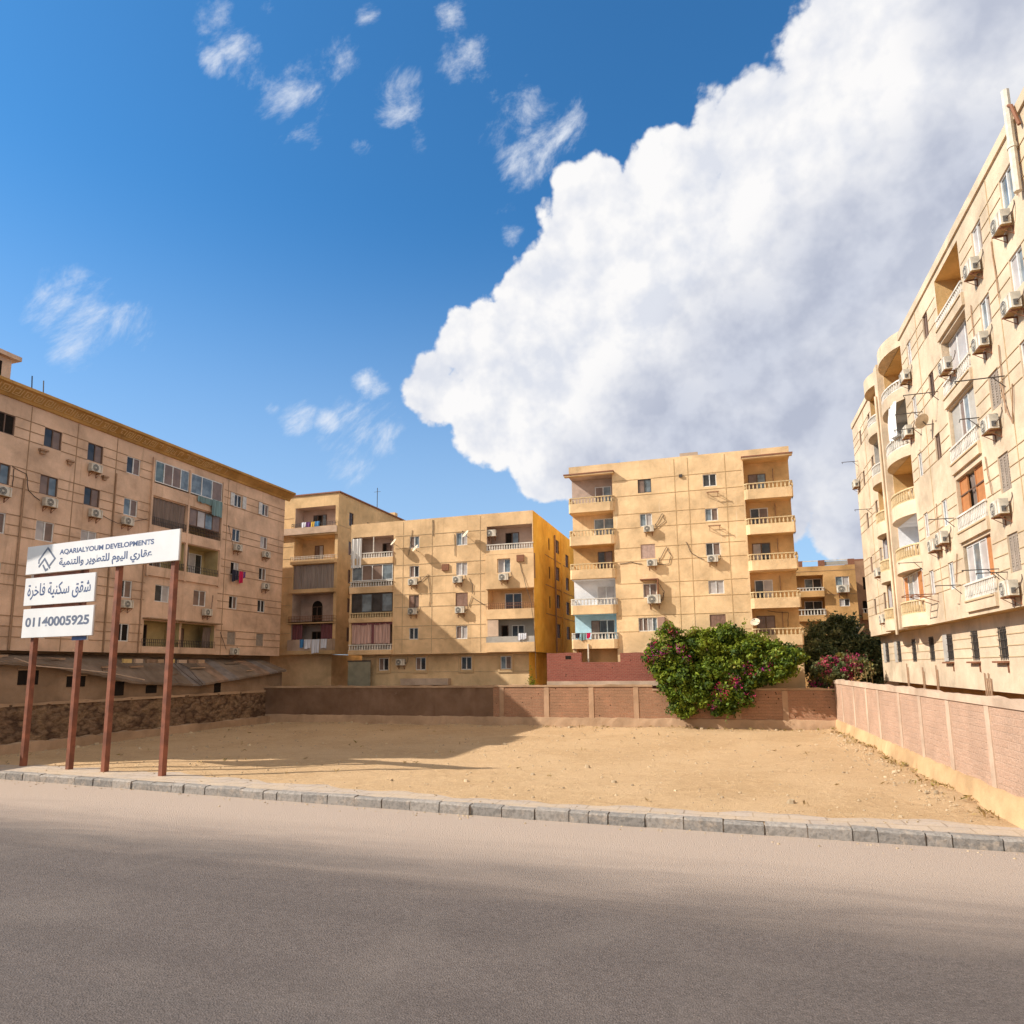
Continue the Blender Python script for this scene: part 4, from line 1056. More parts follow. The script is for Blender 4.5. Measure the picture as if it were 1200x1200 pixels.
for pts in ([(-22.6, 0.05, 10.7), (-21.9, 0.05, 11.3), (-21.7, 0.04, 9.6), (-21.8, 0.04, 8.8)], [(-18.5, 0.04, 10.8), (-18.2, 0.05, 10.3), (-18.2, 0.05, 9.6)], [(-14.4, 0.14, 11.7), (-14.1, 0.16, 10.6), (-13.5, 0.3, 8.6), (-13.3, 0.3, 6.6), (-13.2, 0.35, 3.2)],
            [(-18.5, 0.04, 8.6), (-18.3, 0.05, 9.4), (-17.2, 0.14, 8.7)], [(-21.5, 0.03, 15.6), (-21.5, 0.03, 14.3)], [(-19.7, 0.03, 14.3), (-19.65, 0.04, 12.6)], [(-23.3, 0.03, 14.9), (-23.6, 0.04, 12.9)]):
    cable(F, pts, 0.02)
mb = MB(); mb.box(-28.9, -26.9, -0.6, -0.5, 1.5, 4.7, M['screen']); mb.box(-28.95, -26.85, -0.62, -0.602, 4.6, 4.7, M['iron']); so_ = G.part('metal_screen', mb)
laundry(F, (('towel', 0.35, 0.5, 'cl_white'), ('towel', 0.35, 0.45, 'cl_white')), 'two small white cloths on the lowest right balcony of the ochre block', -14.6, 6.5, 0.2)

# ---- pale brown block behind on the left
b = newbuilding((-36.08, 53.6, -0.123), 'tan apartment block behind and left of the ochre block, with stacked recessed balconies', (-35, 52, 0), 1.0308)
F = Facade(b, (0, 52), 0.0, M['ml'])
o0, o1 = -36.65, -32.5
mlo = [(16.62, 18.5), (13.62, 15.8), (11.02, 13.25), (8.05, 10.68), (5.62, 8.0)]
for i, (a, bb) in enumerate(mlo): F.hole(o0, o1, a, bb, 1.3, (M['pinkin'], M['ml'], M['ml'], M['pinkin'], M['pinkin'])[i], (M['pinkin'], M['ml'], M['ml'], M['pinkin'], M['pinkin'])[i])
wl = MB()
F.wallgrid(wl, -41, -32.2, 5.3, 19.62, [(z, -40.9, -36.8) for z in (17.6, 16.4, 15.0, 13.9, 12.2, 9.7, 7.2)], M['groove_l'])
wl.poly([(-41, 0, 5.3), (-32.2, 0, 5.3), (-32.2, 0.8, 5.3), (-41, 0.8, 5.3)], M['ml'])
wl.poly([(-41, 0.8, 0), (-33.0, 0.8, 0), (-33.0, 0.8, 5.3), (-41, 0.8, 5.3)], M['mid_low'])
wl.poly([(-33.0, 0.8, 0), (-33.0, 14, 0), (-33.0, 14, 5.3), (-33.0, 0.8, 5.3)], M['mid_low'])
wl.poly([(-41, 18, 0), (-32.2, 18, 0), (-32.2, 18, 19.62), (-41, 18, 19.62)], M['ml'])
F.part('wall', wl)
wc = MB(); wc.poly([(-41, 0.1, 19.2), (-32.25, 0.1, 19.2), (-32.25, 18, 19.2), (-41, 18, 19.2)], M['roof']); F.part('roof', wc)
wc = MB(); wc.box(-41, -32.05, -0.1, 0.25, 19.62, 19.74, M['tile']); wc.box(-32.3, -32.05, 0.25, 18, 19.62, 19.74, M['tile']); F.part('coping', wc)
SF = Facade(b, (-32.2, 0), pi / 2, M['ml'])
for z in (17.6, 14.9, 12.3, 9.7, 7.1):
    window(SF, 54.2, z, 0.75, 1.25, ('gl', 'gl') if z > 17 else ('cb', 'gl'), 'brownframe')
    window(SF, 57.4, z, 0.6, 0.7, ('gl',), 'brownframe')
sw = MB(); SF.wallgrid(sw, 52, 70, 5.3, 19.62, [(16.7, 52.1, 60.0)], M['groove_l']); SF.part('wall', sw)
bal = [(15.85, 16.64, 17.02, 'iron', M['iron']), (13.30, 13.66, 14.02, 'iron', M['railw']), (10.72, 11.06, 11.06, 'solid', M['ml']), (8.02, 8.10, 8.68, 'iron', M['rust']), (5.34, 5.66, 6.62, 'solid', M['conc_p'])]
for zs, za, zr, kd, rm in bal:
    balcony(F, [(o0 - 0.2, 0.0), (o0 - 0.2, -0.25), (-32.35, -0.25), (-32.2, 0.0)], zs, za, zr, M['ml'], rm, kd)
mb = MB(); mb.box(-41.2, -32.15, -0.34, -0.262, 16.0, 16.6, M['conc_p']); F.part('white_band', mb)
door(F, -34.9, 16.64, 1.4, 1.4, 1.3, ('gl', 'dk', 'gb'), 'brownframe'); door(F, -34.9, 13.64, 0.9, 1.55, 1.3, ('cb', 'cw'), 'brownframe')
door(F, -34.9, 8.07, 1.05, 1.55, 1.3, ('dk', 'dk'), 'brownframe', arch=True); door(F, -34.85, 5.64, 1.05, 1.75, 1.3, ('dk', 'dk'), 'brownframe')
for i in range(5):
    a = o0 + 0.02 + i * 0.82; curtain(F, a, a + 0.80, 11.06, 13.22, -0.06 - 0.02 * (i % 2), M['curt_grey'], 0.03, 2, name='canvas_blind')
curtain(F, o0 + 0.05, -35.6, 6.65, 7.95, -0.1, M['curt_maroon'], 0.05, 4); curtain(F, -33.7, o1 - 0.03, 6.65, 7.95, -0.1, M['curt_maroon'], 0.05, 4)
window(F, -34.3, 4.35, 0.65, 1.05, ('gl', 'gl'), 'brownframe', base=0.78)
mb = MB(); mb.tube([(-32.76, 8, 19.2), (-32.76, 8, 22.1)], 0.035, M['iron'], 5); mb.tube([(-33.1, 8, 21.7), (-32.4, 8, 21.7)], 0.02, M['iron'], 4); F.part('antenna', mb)
mb = MB(); mb.box(-33.0, -32.3, 11, 11.6, 19.2, 20.2, M['ml']); F.part('roof_block', mb)
laundry(F, (('cloth', 0.45, 0.7, 'cl_blue'), ('shirt', 0.7, 0.8, 'cl_white'), ('sheet', 0.9, 1.2, 'cl_white'), ('shirt', 0.7, 0.8, 'cl_white')), 'white laundry with one blue cloth over the lowest balcony of the tan block', -35.5, 6.62, 0.34)
laundry(F, (('shirt', 0.5, 0.45, 'cl_white'), ('cloth', 0.5, 0.5, 'cl_violet'), ('towel', 0.4, 0.5, 'cl_yellow'), ('cloth', 0.5, 0.5, 'cl_blue')), 'small colourful laundry on the top balcony of the tan block', -35.8, 17.08, 0.28)
aircon(SF, 54.3, 10.9, 'air conditioner on the dark side wall of the tan block beside the ochre block')

# ---- taller block, facade faces -Y
b = newbuilding((-2.78, 48.2, 0.292), 'tallest warm yellow apartment block in the centre, balconies at both corners, bougainvillea in front', (-3, 52, 0), 0.927)
F = Facade(b, (0, 52), 0.0, M['tower'])
TR_ = [17.78, 15.1, 12.5, 9.65, 7.12]
window(F, -5.37, 17.78, 1.02, 1.08, ('cb', 'gb'), 'iron'); window(F, -5.36, 15.09, 0.92, 1.0, ('gb', 'cw'))
window(F, -5.3, 12.65, 1.08, 1.1, ('shutp', 'shutp', 'shutp'), 'shutp'); window(F, -5.27, 9.65, 1.0, 1.05, ('cb', 'cb'))
window(F, -5.52, 7.1, 1.4, 1.02, ('cb', 'cb', 'cw', 'gb'))
window(F, -0.54, 17.78, 0.98, 0.95, ('gl', 'gl')); window(F, -0.53, 15.14, 0.92, 0.95, ('gb', 'cb')); window(F, -0.55, 12.53, 1.02, 0.95, ('gl', 'cb'))
window(F, -0.47, 9.70, 1.1, 1.0, ('cw', 'cw')); window(F, -0.49, 7.24, 1.12, 0.9, ('shut', 'shut', 'shut'), 'shut')
tl = [17.22, 14.6, 11.95, 9.2, 6.57]
tin = [M['pinkin'], M['tower'], M['tower_in'], M['white_in'], M['blue_in']]
tn = [18.95, 16.0, 13.38, 10.72, 8.0]
for i, z in enumerate(tl):
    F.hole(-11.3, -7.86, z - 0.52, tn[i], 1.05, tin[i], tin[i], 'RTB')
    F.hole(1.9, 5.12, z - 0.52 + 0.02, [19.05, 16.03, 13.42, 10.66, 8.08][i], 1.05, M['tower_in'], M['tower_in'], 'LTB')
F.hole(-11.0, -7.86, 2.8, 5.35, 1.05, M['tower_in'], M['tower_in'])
wl = MB()
st = [(z, -7.7, 1.75, 0.03) for z in (18.35, 17.1, 15.65, 14.55, 13.0, 11.95, 10.25, 9.1, 7.8, 6.6)]
F.wallgrid(wl, -11.3, 5.12, -1, 19.83, st, M['groove_t'])
for u in (-3.1, -2.1, 0.6): F.joint(wl, u, 5.0, 19.7, M['groove_t'])
F.part('wall', wl)
wl = MB(); wl.poly([(-11.3, 14, -1), (5.12, 14, -1), (5.12, 14, 19.83), (-11.3, 14, 19.83)], M['tower']); F.part('wall', wl)
for th_, xx in ((-pi / 2, -11.3), (pi / 2, 5.12)):
    SF = Facade(b, (xx, 0), th_, M['tower'])
    for i, z in enumerate(tl):
        a = (-53.05, -52.0) if th_ < 0 else (52.0, 53.05)
        SF.hole(a[0], a[1], z - 0.52 + (0.02 if th_ > 0 else 0), (tn[i] if th_ < 0 else [19.05, 16.03, 13.42, 10.66, 8.08][i]), 0.1, None, None, 'N')
    sw = MB(); SF.wallgrid(sw, *((-66, -52) if th_ < 0 else (52, 66)), -1, 19.83); SF.part('wall', sw)
wc = MB(); wc.poly([(-11.25, 0.1, 19.4), (5.1, 0.1, 19.4), (5.1, 14, 19.4), (-11.25, 14, 19.4)], M['roof']); F.part('roof', wc)
mb = MB(); mb.box(-2.75, -1.35, 2.5, 4.5, 19.4, 20.85, M['conc_p']); F.part('roof_block', mb)
for i, z in enumerate(tl):
    rm = [M['railt'], M['railt'], M['railt'], M['railw'], M['railw']][i]
    balcony(F, [(-11.34, 1.0), (-11.34, -0.1), (-11.2, -0.27), (-8.05, -0.27), (-7.82, -0.18), (-7.72, 0.0)], z - 1.2, z - 0.52, z, M['tower'], rm, 'baluster', 0.27)
    balcony(F, [(1.85, 0.0), (1.95, -0.18), (2.1, -0.27), (5.1, -0.27), (5.2, -0.15), (5.2, 1.0)], z - 1.2, z - 0.5, z, M['tower'], M['railt'], 'baluster', 0.27)
for a, bb, z in ((-11.62, -7.7, 18.95), (1.82, 5.28, 19.05)):
    mb = MB(); mb.prism([(a, 0.0), (a, -0.42), (bb, -0.42), (bb, 0.0)], z, z + 0.1, M['tower']); mb.box(a - 0.04, bb + 0.04, -0.46, 0.0, z + 0.102, z + 0.2, M['tile']); F.part('canopy', mb)
for i, (w, pn) in enumerate(((1.3, ('cb', 'gb')), (1.6, ('gb', 'gb')), (1.15, ('gl', 'cb')), (1.4, ('cw', 'cw')), (1.2, ('gl', 'gl')))):
    door(F, -8.75, tl[i] - 0.5, w, 1.55, 1.05, pn, 'alu' if i != 2 else 'brownframe')
door(F, -9.65, tl[4] - 0.5, 0.7, 1.5, 1.05, ('cb',), 'brownframe')
for i, (pn, fr) in enumerate(((('cb', 'gb'), 'brownframe'), (('gl', 'cb'), 'alu'), (('cw', 'gl'), 'brownframe'), (('gl', 'cw'), 'alu'), (('cb', 'cb'), 'brownframe'))):
    door(F, 2.86, tl[i] - 0.48, 1.25, 1.45, 1.05, pn, fr)
    mb = MB(); mb.tube([(4.0, 0.95, tl[i] - 0.45), (4.0, 0.95, tl[i] + 1.25)], 0.03, M['pipe'], 5); F.part('drain_pipe', mb)
window(F, -8.55, 4.45, 1.1, 0.9, ('gl', 'cb'), 'brownframe', base=1.03)
aircon(F, -5.15, 14.08, 'air conditioner under the second-row window, left window column of the tall central block')
aircon(F, -5.0, 11.45, 'air conditioner under the pink shuttered window of the tall central block')
aircon(F, -4.95, 8.6, 'big air conditioner under the canopied window of the tall central block', sc=1.15)
aircon(F, -0.6, 11.5, 'lone air conditioner of the right window column on the tall central block')
mb = MB(); mb.box(-0.68, 0.68, -0.42, 0.0, 1.02, 1.1, M['tile']); mb.box(0.58, 0.66, -0.42, 0.0, -0.6, 1.015, M['rust']); F.part('window_canopy', mb, -5.27, 0, 9.4)
for z in (16.75, 14.2):
    mb = MB()
    for sx in (-0.35, 0.35): mb.tube([(sx, 0, 0), (sx, -0.5, 0)], 0.025, M['rust'], 4); mb.tube([(sx, 0, -0.28), (sx, -0.45, 0)], 0.02, M['rust'], 4)
    mb.tube([(-0.45, -0.42, 0.02), (0.45, -0.42, 0.02)], 0.03, M['rust'], 4); mb.tube([(-0.45, -0.15, 0.02), (0.45, -0.15, 0.02)], 0.02, M['rust'], 4)
    F.part('empty_bracket', mb, -0.35, 0, z)
for pts in ([(-4.7, 0.05, 14.6), (-4.1, 0.06, 15.5), (-3.95, 0.05, 14.9), (-4.6, 0.05, 14.4)], [(-4.5, 0.05, 11.9), (-3.9, 0.06, 12.9), (-3.6, 0.05, 12.2), (-3.8, 0.05, 11.6), (-4.6, 0.05, 11.6)],
            [(-2.45, 0.04, 13.2), (-2.1, 0.05, 12.3), (-1.2, 0.1, 11.75)], [(-4.6, 0.2, 10.2), (-4.2, 0.2, 9.5), (-4.4, 0.1, 8.9)], [(-7.5, 0.03, 11.8), (-6.6, 0.04, 11.9), (-5.8, 0.04, 11.7)], [(3.0, -0.9, 7.9), (4.4, -0.9, 7.7), (4.3, -0.9, 6.7)]):
    cable(F, pts, 0.022)
mb = MB(); mb.box(-2.75, -2.5, -0.14, 0.0, 18.2, 18.4, M['iron']); F.part('wall_lamp', mb)
mb = MB(); mb.prism([(-4.8, 0.0), (-4.8, -0.03), (-4.25, -0.3), (-4.25, 0.0)], 6.6, 7.62, M['shut']); F.part('shutter', mb)
dish_obj(F, 2.05, 6.95, 'round satellite dish at left end of a low balcony of the tall central block', d=0.6, yaw=-0.2)
laundry(F, (('cloth', 0.4, 0.35, 'cl_dark'), ('towel', 0.45, 0.55, 'cl_teal'), ('cloth', 0.35, 0.4, 'cl_red')), 'dark and teal laundry over the blue balcony of the tall central block', -11.0, 6.55, 0.33)

# ---- right block, facade faces -X (local x = -Y)
b = newbuilding((9, 35, 0), 'sunlit cream apartment block along the right edge, with curved balconies and overhanging upper floors')
F = Facade(b, (9, 0), -pi / 2, M['right'])
RR = [18.45, 15.75, 13.0, 10.15, 7.5]
RW = {}
def rwin(y, z, w, h, panes, frame='alu', **kw): return window(F, -y, z, w, h, panes, frame, **kw)
for i, z in enumerate(RR):
    rwin(22.85, z, 0.95, 1.15, (('gb', 'gb'), ('cw', 'gb'), ('cb', 'gl'), ('cw', 'gb'), ('gl', 'gb'))[i])
    rwin(20.1, z, 0.95, 1.15, ('cb', 'gb'))
    rwin(25.5, z, 0.88, 1.08 if i < 2 else 1.25, (('cw', 'cb'), ('gb', 'cb'), ('shutg', 'shutg', 'shutg'), ('shutg', 'shutg', 'shutg'), ('shutg', 'shutg', 'shutg'))[i], 'alu' if i < 2 else 'shutg')
    rwin(31.95, z + 0.05, 0.72, 1.12, (('cb', 'cw'), ('gl', 'cb'), ('cb', 'gl'), ('gb', 'cw'), ('gb', 'cb'))[i], 'alu' if i > 2 else 'brownframe')
    rwin(34.75, z + 0.08, 0.7, 1.12, (('cb', 'cw'), ('cb', 'gl'), ('gl', 'cb'), ('cb', 'cw'), ('cb', 'cw'))[i], 'alu')
    rwin(44.5, z + 0.1, 0.62, 1.05, ('cb', 'cb') if i != 3 else ('shutg', 'shutg'), 'brownframe')
    rwin(47.3, z, 0.62, 1.0, ('cb', 'cw') if i != 3 else ('shut', 'shut'), 'brownframe')
CT = [19.58, 16.85, 14.0, 11.12, 8.47]
CRT = [17.92, 15.12, 12.42, 9.68, 7.0]
CRB = [17.42, 14.5, 11.76, 9.02, 6.34]
for i in range(5):
    F.hole(-30.25, -27.32, CRT[i] - 0.03, CT[i], 1.25 if i == 0 else 0.5, M['right_in'] if i == 0 else M['grey_in'], M['right_in'] if i == 0 else M['right'])
def arc(y0, y1, sag, n=11):   # local outline, left to right = far to near
    out = []
    for i in range(n):
        f = i / (n - 1); out.append((-y0 + (y0 - y1) * f, -sag * (1 - (2 * f - 1) ** 2) ** 0.8))
    return out
FB = (36.15, 39.95, 0.55); GB = (40.75, 43.75, 0.5)
for y0, y1, sg in (FB, GB):
    for i in range(5):
        F.hole(-y1, -y0, CRT[i] - 0.02 if i else CRT[0] - 0.02, CT[i] - 0.02, 1.0, (M['right_in'], M['white_in'], M['right_in'], M['white_in'], M['right_in'])[i], (M['right_in'], M['grey_in'], M['right_in'], M['white_in'], M['right_in'])[i])
wl = MB()
st = []
for z in RR:
    for dz in (0.55, 0.05, -0.45): st += [(z + dz, -27.2, -17.6, 0.024), (z + dz, -36.0, -30.4, 0.024), (z + dz, -49.7, -43.9, 0.024)]
F.wallgrid(wl, -49.7, -17.5, 5.75, 20.2, st, M['groove_l'])
for u in (-24.3, -33.3, -46.0): F.joint(wl, u, 5.8, 20.0, M['groove_l'])
wl.poly([(-49.7, 0, 5.75), (-17.5, 0, 5.75), (-17.5, 0.6, 5.75), (-49.7, 0.6, 5.75)], M['right_in'])
for x_ in (-49.7,):
    wl.poly([(x_, 0, 5.75), (x_, 14, 5.75), (x_, 14, 20.2), (x_, 0, 20.2)], M['right'])
F.part('wall', wl)
wl = MB(); wl.poly([(-49.7, 14, 0), (-17.5, 14, 0), (-17.5, 14, 20.2), (-49.7, 14, 20.2)], M['right']); F.part('wall', wl)
EF = Facade(b, (0, 17.5), 0.0, M['right'])
for i, z in enumerate(RR):
    for j, u in enumerate((11.6, 14.8, 18.6, 21.2)): window(EF, u, z, 0.95, 1.1, (('gl', 'cb'), ('cb', 'cw'), ('cw', 'gl'), ('shutg', 'shutg'))[(i * 3 + j) % 4])
wl = MB(); EF.wallgrid(wl, 9.0, 23.0, 5.75, 20.2, [(z + dz, 9.1, 22.9, 0.024) for z in RR for dz in (0.55, -0.45)], M['groove_l']); EF.part('wall', wl)
EG = Facade(b, (0, 17.6), 0.0, M['right'])
wl = MB(); EG.wallgrid(wl, 9.6, 23.0, 0, 5.75); EG.part('wall', wl)
wc = MB(); wc.poly([(-49.65, 0.1, 19.8), (-17.55, 0.1, 19.8), (-17.55, 13.9, 19.8), (-49.65, 13.9, 19.8)], M['roof']); F.part('roof', wc)
wc = MB(); wc.box(-49.7, -17.5, -0.07, -0.001, 19.86, 20.2, M['right']); F.part('parapet_band', wc)
G = Facade(b, (9.6, 0), -pi / 2, M['right'])
gy = [48.0, 44.9, 41.55, 38.2, 35.3, 32.05, 29.1, 26.0, 23.0, 20.0]
for y in gy: window(G, -y, 4.68, 0.8, 1.15, ('gl',), 'shutg', style='grille')
gl = MB(); G.wallgrid(gl, -49.7, -17.5, 2.92, 5.75, [(z, -49.6, -17.6, 0.03) for z in (5.0, 4.6, 4.2)], M['groove_l'])
gl.poly([(-49.7, 0, 2.92), (-17.5, 0, 2.92), (-17.5, 0.8, 2.92), (-49.7, 0.8, 2.92)], M['right_in'])
gl.poly([(-49.7, 0.8, 0), (-17.5, 0.8, 0), (-17.5, 0.8, 2.92), (-49.7, 0.8, 2.92)], M['right_in'])
gl.poly([(-49.7, 0, 2.92), (-49.7, 13, 2.92), (-49.7, 13, 5.75), (-49.7, 0, 5.75)], M['right'])
G.part('wall', gl)
for y in (35.95, 45.7, 48.75): mb = MB(); mb.box(-0.32, 0.32, -0.03, 0.0, -0.62, 0.58, M['grey_in']); G.part('blocked_window', mb, -y, 0, 4.7)
for y in (29.15, 32.05, 35.4):
    mb = MB(); mb.box(-0.7, 0.45, -0.18, 0.0, -0.7, -0.63, M['rust']); mb.box(0.35, 0.39, -0.05, 0.0, -1.05, -0.702, M['rust']); G.part('ledge_bar', mb, -y, 0, 4.68)
for i in range(5):
    balcony(F, [(-30.35, -0.10), (-27.22, -0.10)], CRB[i] - (0.42 if i else 0.45), CRB[i] + 0.05, CRT[i], M['right'], M['railw'], 'baluster', 0.17)
    mb = MB(); mb.box(-30.3, -27.27, -0.14, -0.102, CRB[i] - 0.05, CRB[i] + 0.0, M['groove_l']); F.part('moulding', mb)
door(F, -28.7, CRT[0] - 0.02, 1.2, 1.45, 1.25, ('gl', 'cb'), 'brownframe')
glazing(F, -30.2, -27.37, CRT[1], CT[1] - 0.03, -0.3, ('cw', 'cw', 'cb'), 'alu')
mb = MB()
for a, bb in ((-30.2, -29.25), (-28.25, -27.37)): mb.box(a, bb, 0.12, 0.2, CRT[2], CT[2] - 0.02, M['grey_in'])
F.part('infill_panel', mb)
glazing(F, -29.25, -28.25, CRT[2], CT[2] - 0.02, -0.14, ('cb', 'gb'), 'alu', 'glazed_balcony')
glazing(F, -30.2, -29.35, CRT[3], CT[3] - 0.03, -0.15, ('wood',), 'wood', 'wooden_screen'); glazing(F, -28.5, -27.37, CRT[3], CT[3] - 0.03, -0.15, ('wood',), 'wood', 'wooden_screen')
mb = MB(); mb.box(-30.2, -27.37, 0.10, 0.13, CRT[3] + 0.75, CRT[3] + 0.8, M['brownframe']); F.part('rail_bar', mb)
curtain(F, -29.3, -28.5, CRT[3] + 0.02, CT[3] - 0.1, -0.25, M['curt_brown'], 0.05, 4)
glazing(F, -30.1, -28.0, CRT[4], CT[4] - 0.03, -0.12, ('cw', 'gb', 'cw'), 'alu'); mb = MB(); mb.box(-28.0, -27.37, 0.1, 0.16, CRT[4], CT[4] - 0.03, M['wood']); F.part('infill_panel', mb)
for y0, y1, sg in (FB, GB):
    pts = arc(y1, y0, sg)
    for i in range(5):
        zb = CT[i + 1] - 0.02 if i < 4 else 5.78
        balcony(F, pts, zb, CRB[i] + 0.02, CRT[i], M['right'], M['railw'] if i < 2 else M['railt'], 'baluster', 0.2)
    mb = MB(); mb.prism(pts + [(-y0, 0.02), (-y1, 0.02)], CT[0] - 0.02, CT[0] + 0.14, M['right']); mb.along(pts, 0.13, CT[0] + 0.14, 20.32, M['right']); F.part('curved_parapet', mb)
    for i in range(5):
        door(F, -(y0 + y1) / 2 + 0.3, CRT[i], 1.1, 1.3, 1.0, (('gl', 'cb'), ('cw', 'gb'), ('cb', 'gl'), ('cw', 'gl'), ('gl', 'gb'))[i], ('alu', 'brownframe')[i % 2])
        if i == 4 or (i == 3 and y0 > 40):
            glazing(F, -y1 + 0.1, -y0 - 0.1, CRT[i], CT[i] - 0.05, -0.05, ('wood', 'gb', 'cw', 'wood') if y0 < 40 else ('cw', 'cb', 'gb'), 'alu' if y0 < 40 else 'brownframe')
mb = MB(); mb.box(-40.7, -40.0, -0.32, 0.0, 5.78, 20.3, M['right']); F.part('pier', mb)
mb = MB(); mb.tube([(-40.35, -0.40, 5.5), (-40.35, -0.40, 18.6)], 0.07, M['right'], 7); F.part('drain_pipe', mb)
mb = MB(); mb.tube([(-21.75, -0.16, 17.6), (-21.75, -0.16, 20.9)], 0.11, M['pvc'], 8); mb.tube([(-21.75, -0.16, 19.0), (-21.75, -0.16, 19.12)], 0.135, M['pvc'], 8); mb.tube([(-21.75, -0.16, 20.4), (-21.5, -0.16, 20.2), (-21.3, -0.1, 19.4)], 0.05, M['rust'], 6); F.part('drain_pipe', mb)
for y, z, ln in ((31.2, 15.2, 1.3), (33.6, 15.2, 1.1), (34.0, 14.6, 1.1), (24.6, 13.1, 1.4), (27.1, 12.6, 0.6), (30.9, 9.75, 0.9), (30.9, 7.05, 0.9), (26.9, 7.15, 1.1), (26.2, 6.95, 0.9), (36.0, 8.7, 1.0), (48.6, 17.3, 1.0), (45.6, 13.4, 1.0)):
    mb = MB(); mb.tube([(-y, 0, z), (-y, -ln, z)], 0.022, M['iron'], 4); mb.tube([(-y, -ln, z), (-y - 0.3, -ln * 0.9, z - 0.02)], 0.015, M['iron'], 4); mb.tube([(-y, -0.02, z - 0.35), (-y, -0.35, z)], 0.014, M['iron'], 4); F.part('clothes_pole', mb)
mb = MB()
for y in (35.1, 34.0): mb.tube([(-y, 0, 7.0), (-y, -1.2, 7.0)], 0.028, M['rust'], 4); mb.tube([(-y, 0, 6.65), (-y, -0.9, 7.0)], 0.02, M['rust'], 4)
for dd in (0.5, 0.85, 1.2): mb.tube([(-35.1, -dd, 7.02), (-34.0, -dd, 7.02)], 0.022, M['rust'], 4)
F.part('drying_rack', mb)
dz_ = -1.32
RL = 'air conditioner under the %s window, %s window column from the right edge on the right block'
aircon(F, -22.95, RR[0] + dz_, 'big air conditioner beneath the top window nearest the drain pipe on the right block')
aircon(F, -22.95, RR[1] + dz_, 'large air conditioner cut by the photo right edge, second row of the right block')
for i, tx in enumerate(('topmost', 'second-highest', 'middle', 'second-lowest', 'lowest')):
    aircon(F, -25.6, RR[i] + dz_ + (0.05 if i < 2 else -0.1), 'air conditioner under the %s window of the shuttered column on the right block' % tx)
aircon(F, -28.85, CRT[1] - 0.05, 'air conditioner inside the glazed second-floor-from-top balcony of the right block', d=0.12)
aircon(F, -31.9, 8.85, 'right one of two side-by-side air conditioners on the right block'); aircon(F, -33.1, 8.75, 'left one of two side-by-side air conditioners on the right block')
aircon(F, -35.0, RR[0] - 1.25, 'air conditioner just right of the topmost curved balcony of the right block'); aircon(F, -35.5, RR[1] - 1.1, 'air conditioner beside the white curtained curved balcony of the right block')
aircon(F, -44.5, RR[3] - 1.1, 'small air conditioner left of the second-lowest curved balcony of the right block'); aircon(F, -44.2, RR[4] - 1.2, 'small air conditioner low on the right block, left of the lowest curved balcony')
aircon(F, -48.9, RR[1] - 0.2, 'rusty air conditioner at the far left edge of the right block')
dish_obj(F, -32.2, 14.25, 'weathered satellite dish above a narrow window in the middle of the right block', d=0.4, yaw=-0.9)
dish_obj(F, -49.4, 6.1, 'satellite dish low on the far corner of the right block, near the trees', d=0.5, yaw=-0.3)
curtain(F, -37.6, -36.3, 15.1, 16.8, 0.5, M['curt_white'], 0.1, 4)
for pts in ([(-24.9, 0.05, 13.0), (-24.7, 0.06, 12.2), (-24.3, 0.05, 11.4), (-24.0, 0.05, 12.6)], [(-24.7, 0.04, 14.2), (-24.7, 0.06, 11.9)], [(-30.9, 0.04, 8.3), (-31.3, 0.05, 7.2)], [(-26.9, 0.04, 11.1), (-26.6, 0.06, 9.7)], [(-32.9, 0.04, 10.8), (-32.8, 0.1, 9.4)],
            [(-24.3, 0.04, 17.6), (-24.2, 0.05, 15.6)], [(-21.9, 0.04, 19.4), (-22.1, 0.05, 17.7)], [(-26.6, 0.04, 16.6), (-26.6, 0.05, 14.9)]):
    cable(F, pts, 0.02, 'pipe')
for y, z in ((39.9, 3.6), (43.1, 3.8), (37.5, 3.7), (31.0, 3.4), (30.6, 3.4)):
    mb = MB(); mb.tube([(-y, -0.05, 2.0), (-y, -0.05, z)], 0.03, M['pipe'], 5); mb.tube([(-y - 0.2, -0.05, 2.0), (-y - 0.2, -0.05, z + 0.2)], 0.025, M['pipe'], 5); G.part('drain_pipe', mb)

# ---- distant block
b = newbuilding((10, 75, 0), 'small brown apartment block far behind the trees between the two right-hand blocks')
F = Facade(b, (0, 75), 0.0, M['far'])
window(F, 11.5, 12.2, 1.25, 1.1, ('gb', 'cw')); window(F, 11.55, 10.1, 0.95, 0.75, ('cw', 'gl'))
window(F, 11.5, 7.4, 1.0, 1.0, ('gl', 'gl')); window(F, 11.5, 4.8, 1.0, 1.0, ('gl', 'gl'))
F.hole(6.9, 9.75, 11.35, 13.0, 1.2, M['far'], M['far']); F.hole(6.9, 9.75, 8.9, 10.7, 1.2, M['far'], M['far'])
wl = MB(); F.wallgrid(wl, 3.0, 12.75, 0, 13.9, [(10.95, 9.8, 12.7), (13.4, 3.1, 12.7)], M['groove'])
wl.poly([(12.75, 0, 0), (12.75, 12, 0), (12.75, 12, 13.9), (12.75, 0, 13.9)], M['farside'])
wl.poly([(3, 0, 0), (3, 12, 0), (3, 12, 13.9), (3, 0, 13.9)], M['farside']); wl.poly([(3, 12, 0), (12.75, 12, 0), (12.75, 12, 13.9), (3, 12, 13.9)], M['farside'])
F.part('wall', wl)
mb = MB(); mb.poly([(3, 0.1, 13.6), (12.7, 0.1, 13.6), (12.7, 11.9, 13.6), (3, 11.9, 13.6)], M['roof']); F.part('roof', mb)
mb = MB()
for x_ in (7.6, 9.7, 12.45): mb.box(x_ - 0.3, x_ + 0.3, 0.02, 0.35, 13.9, 14.5, M['tile'])
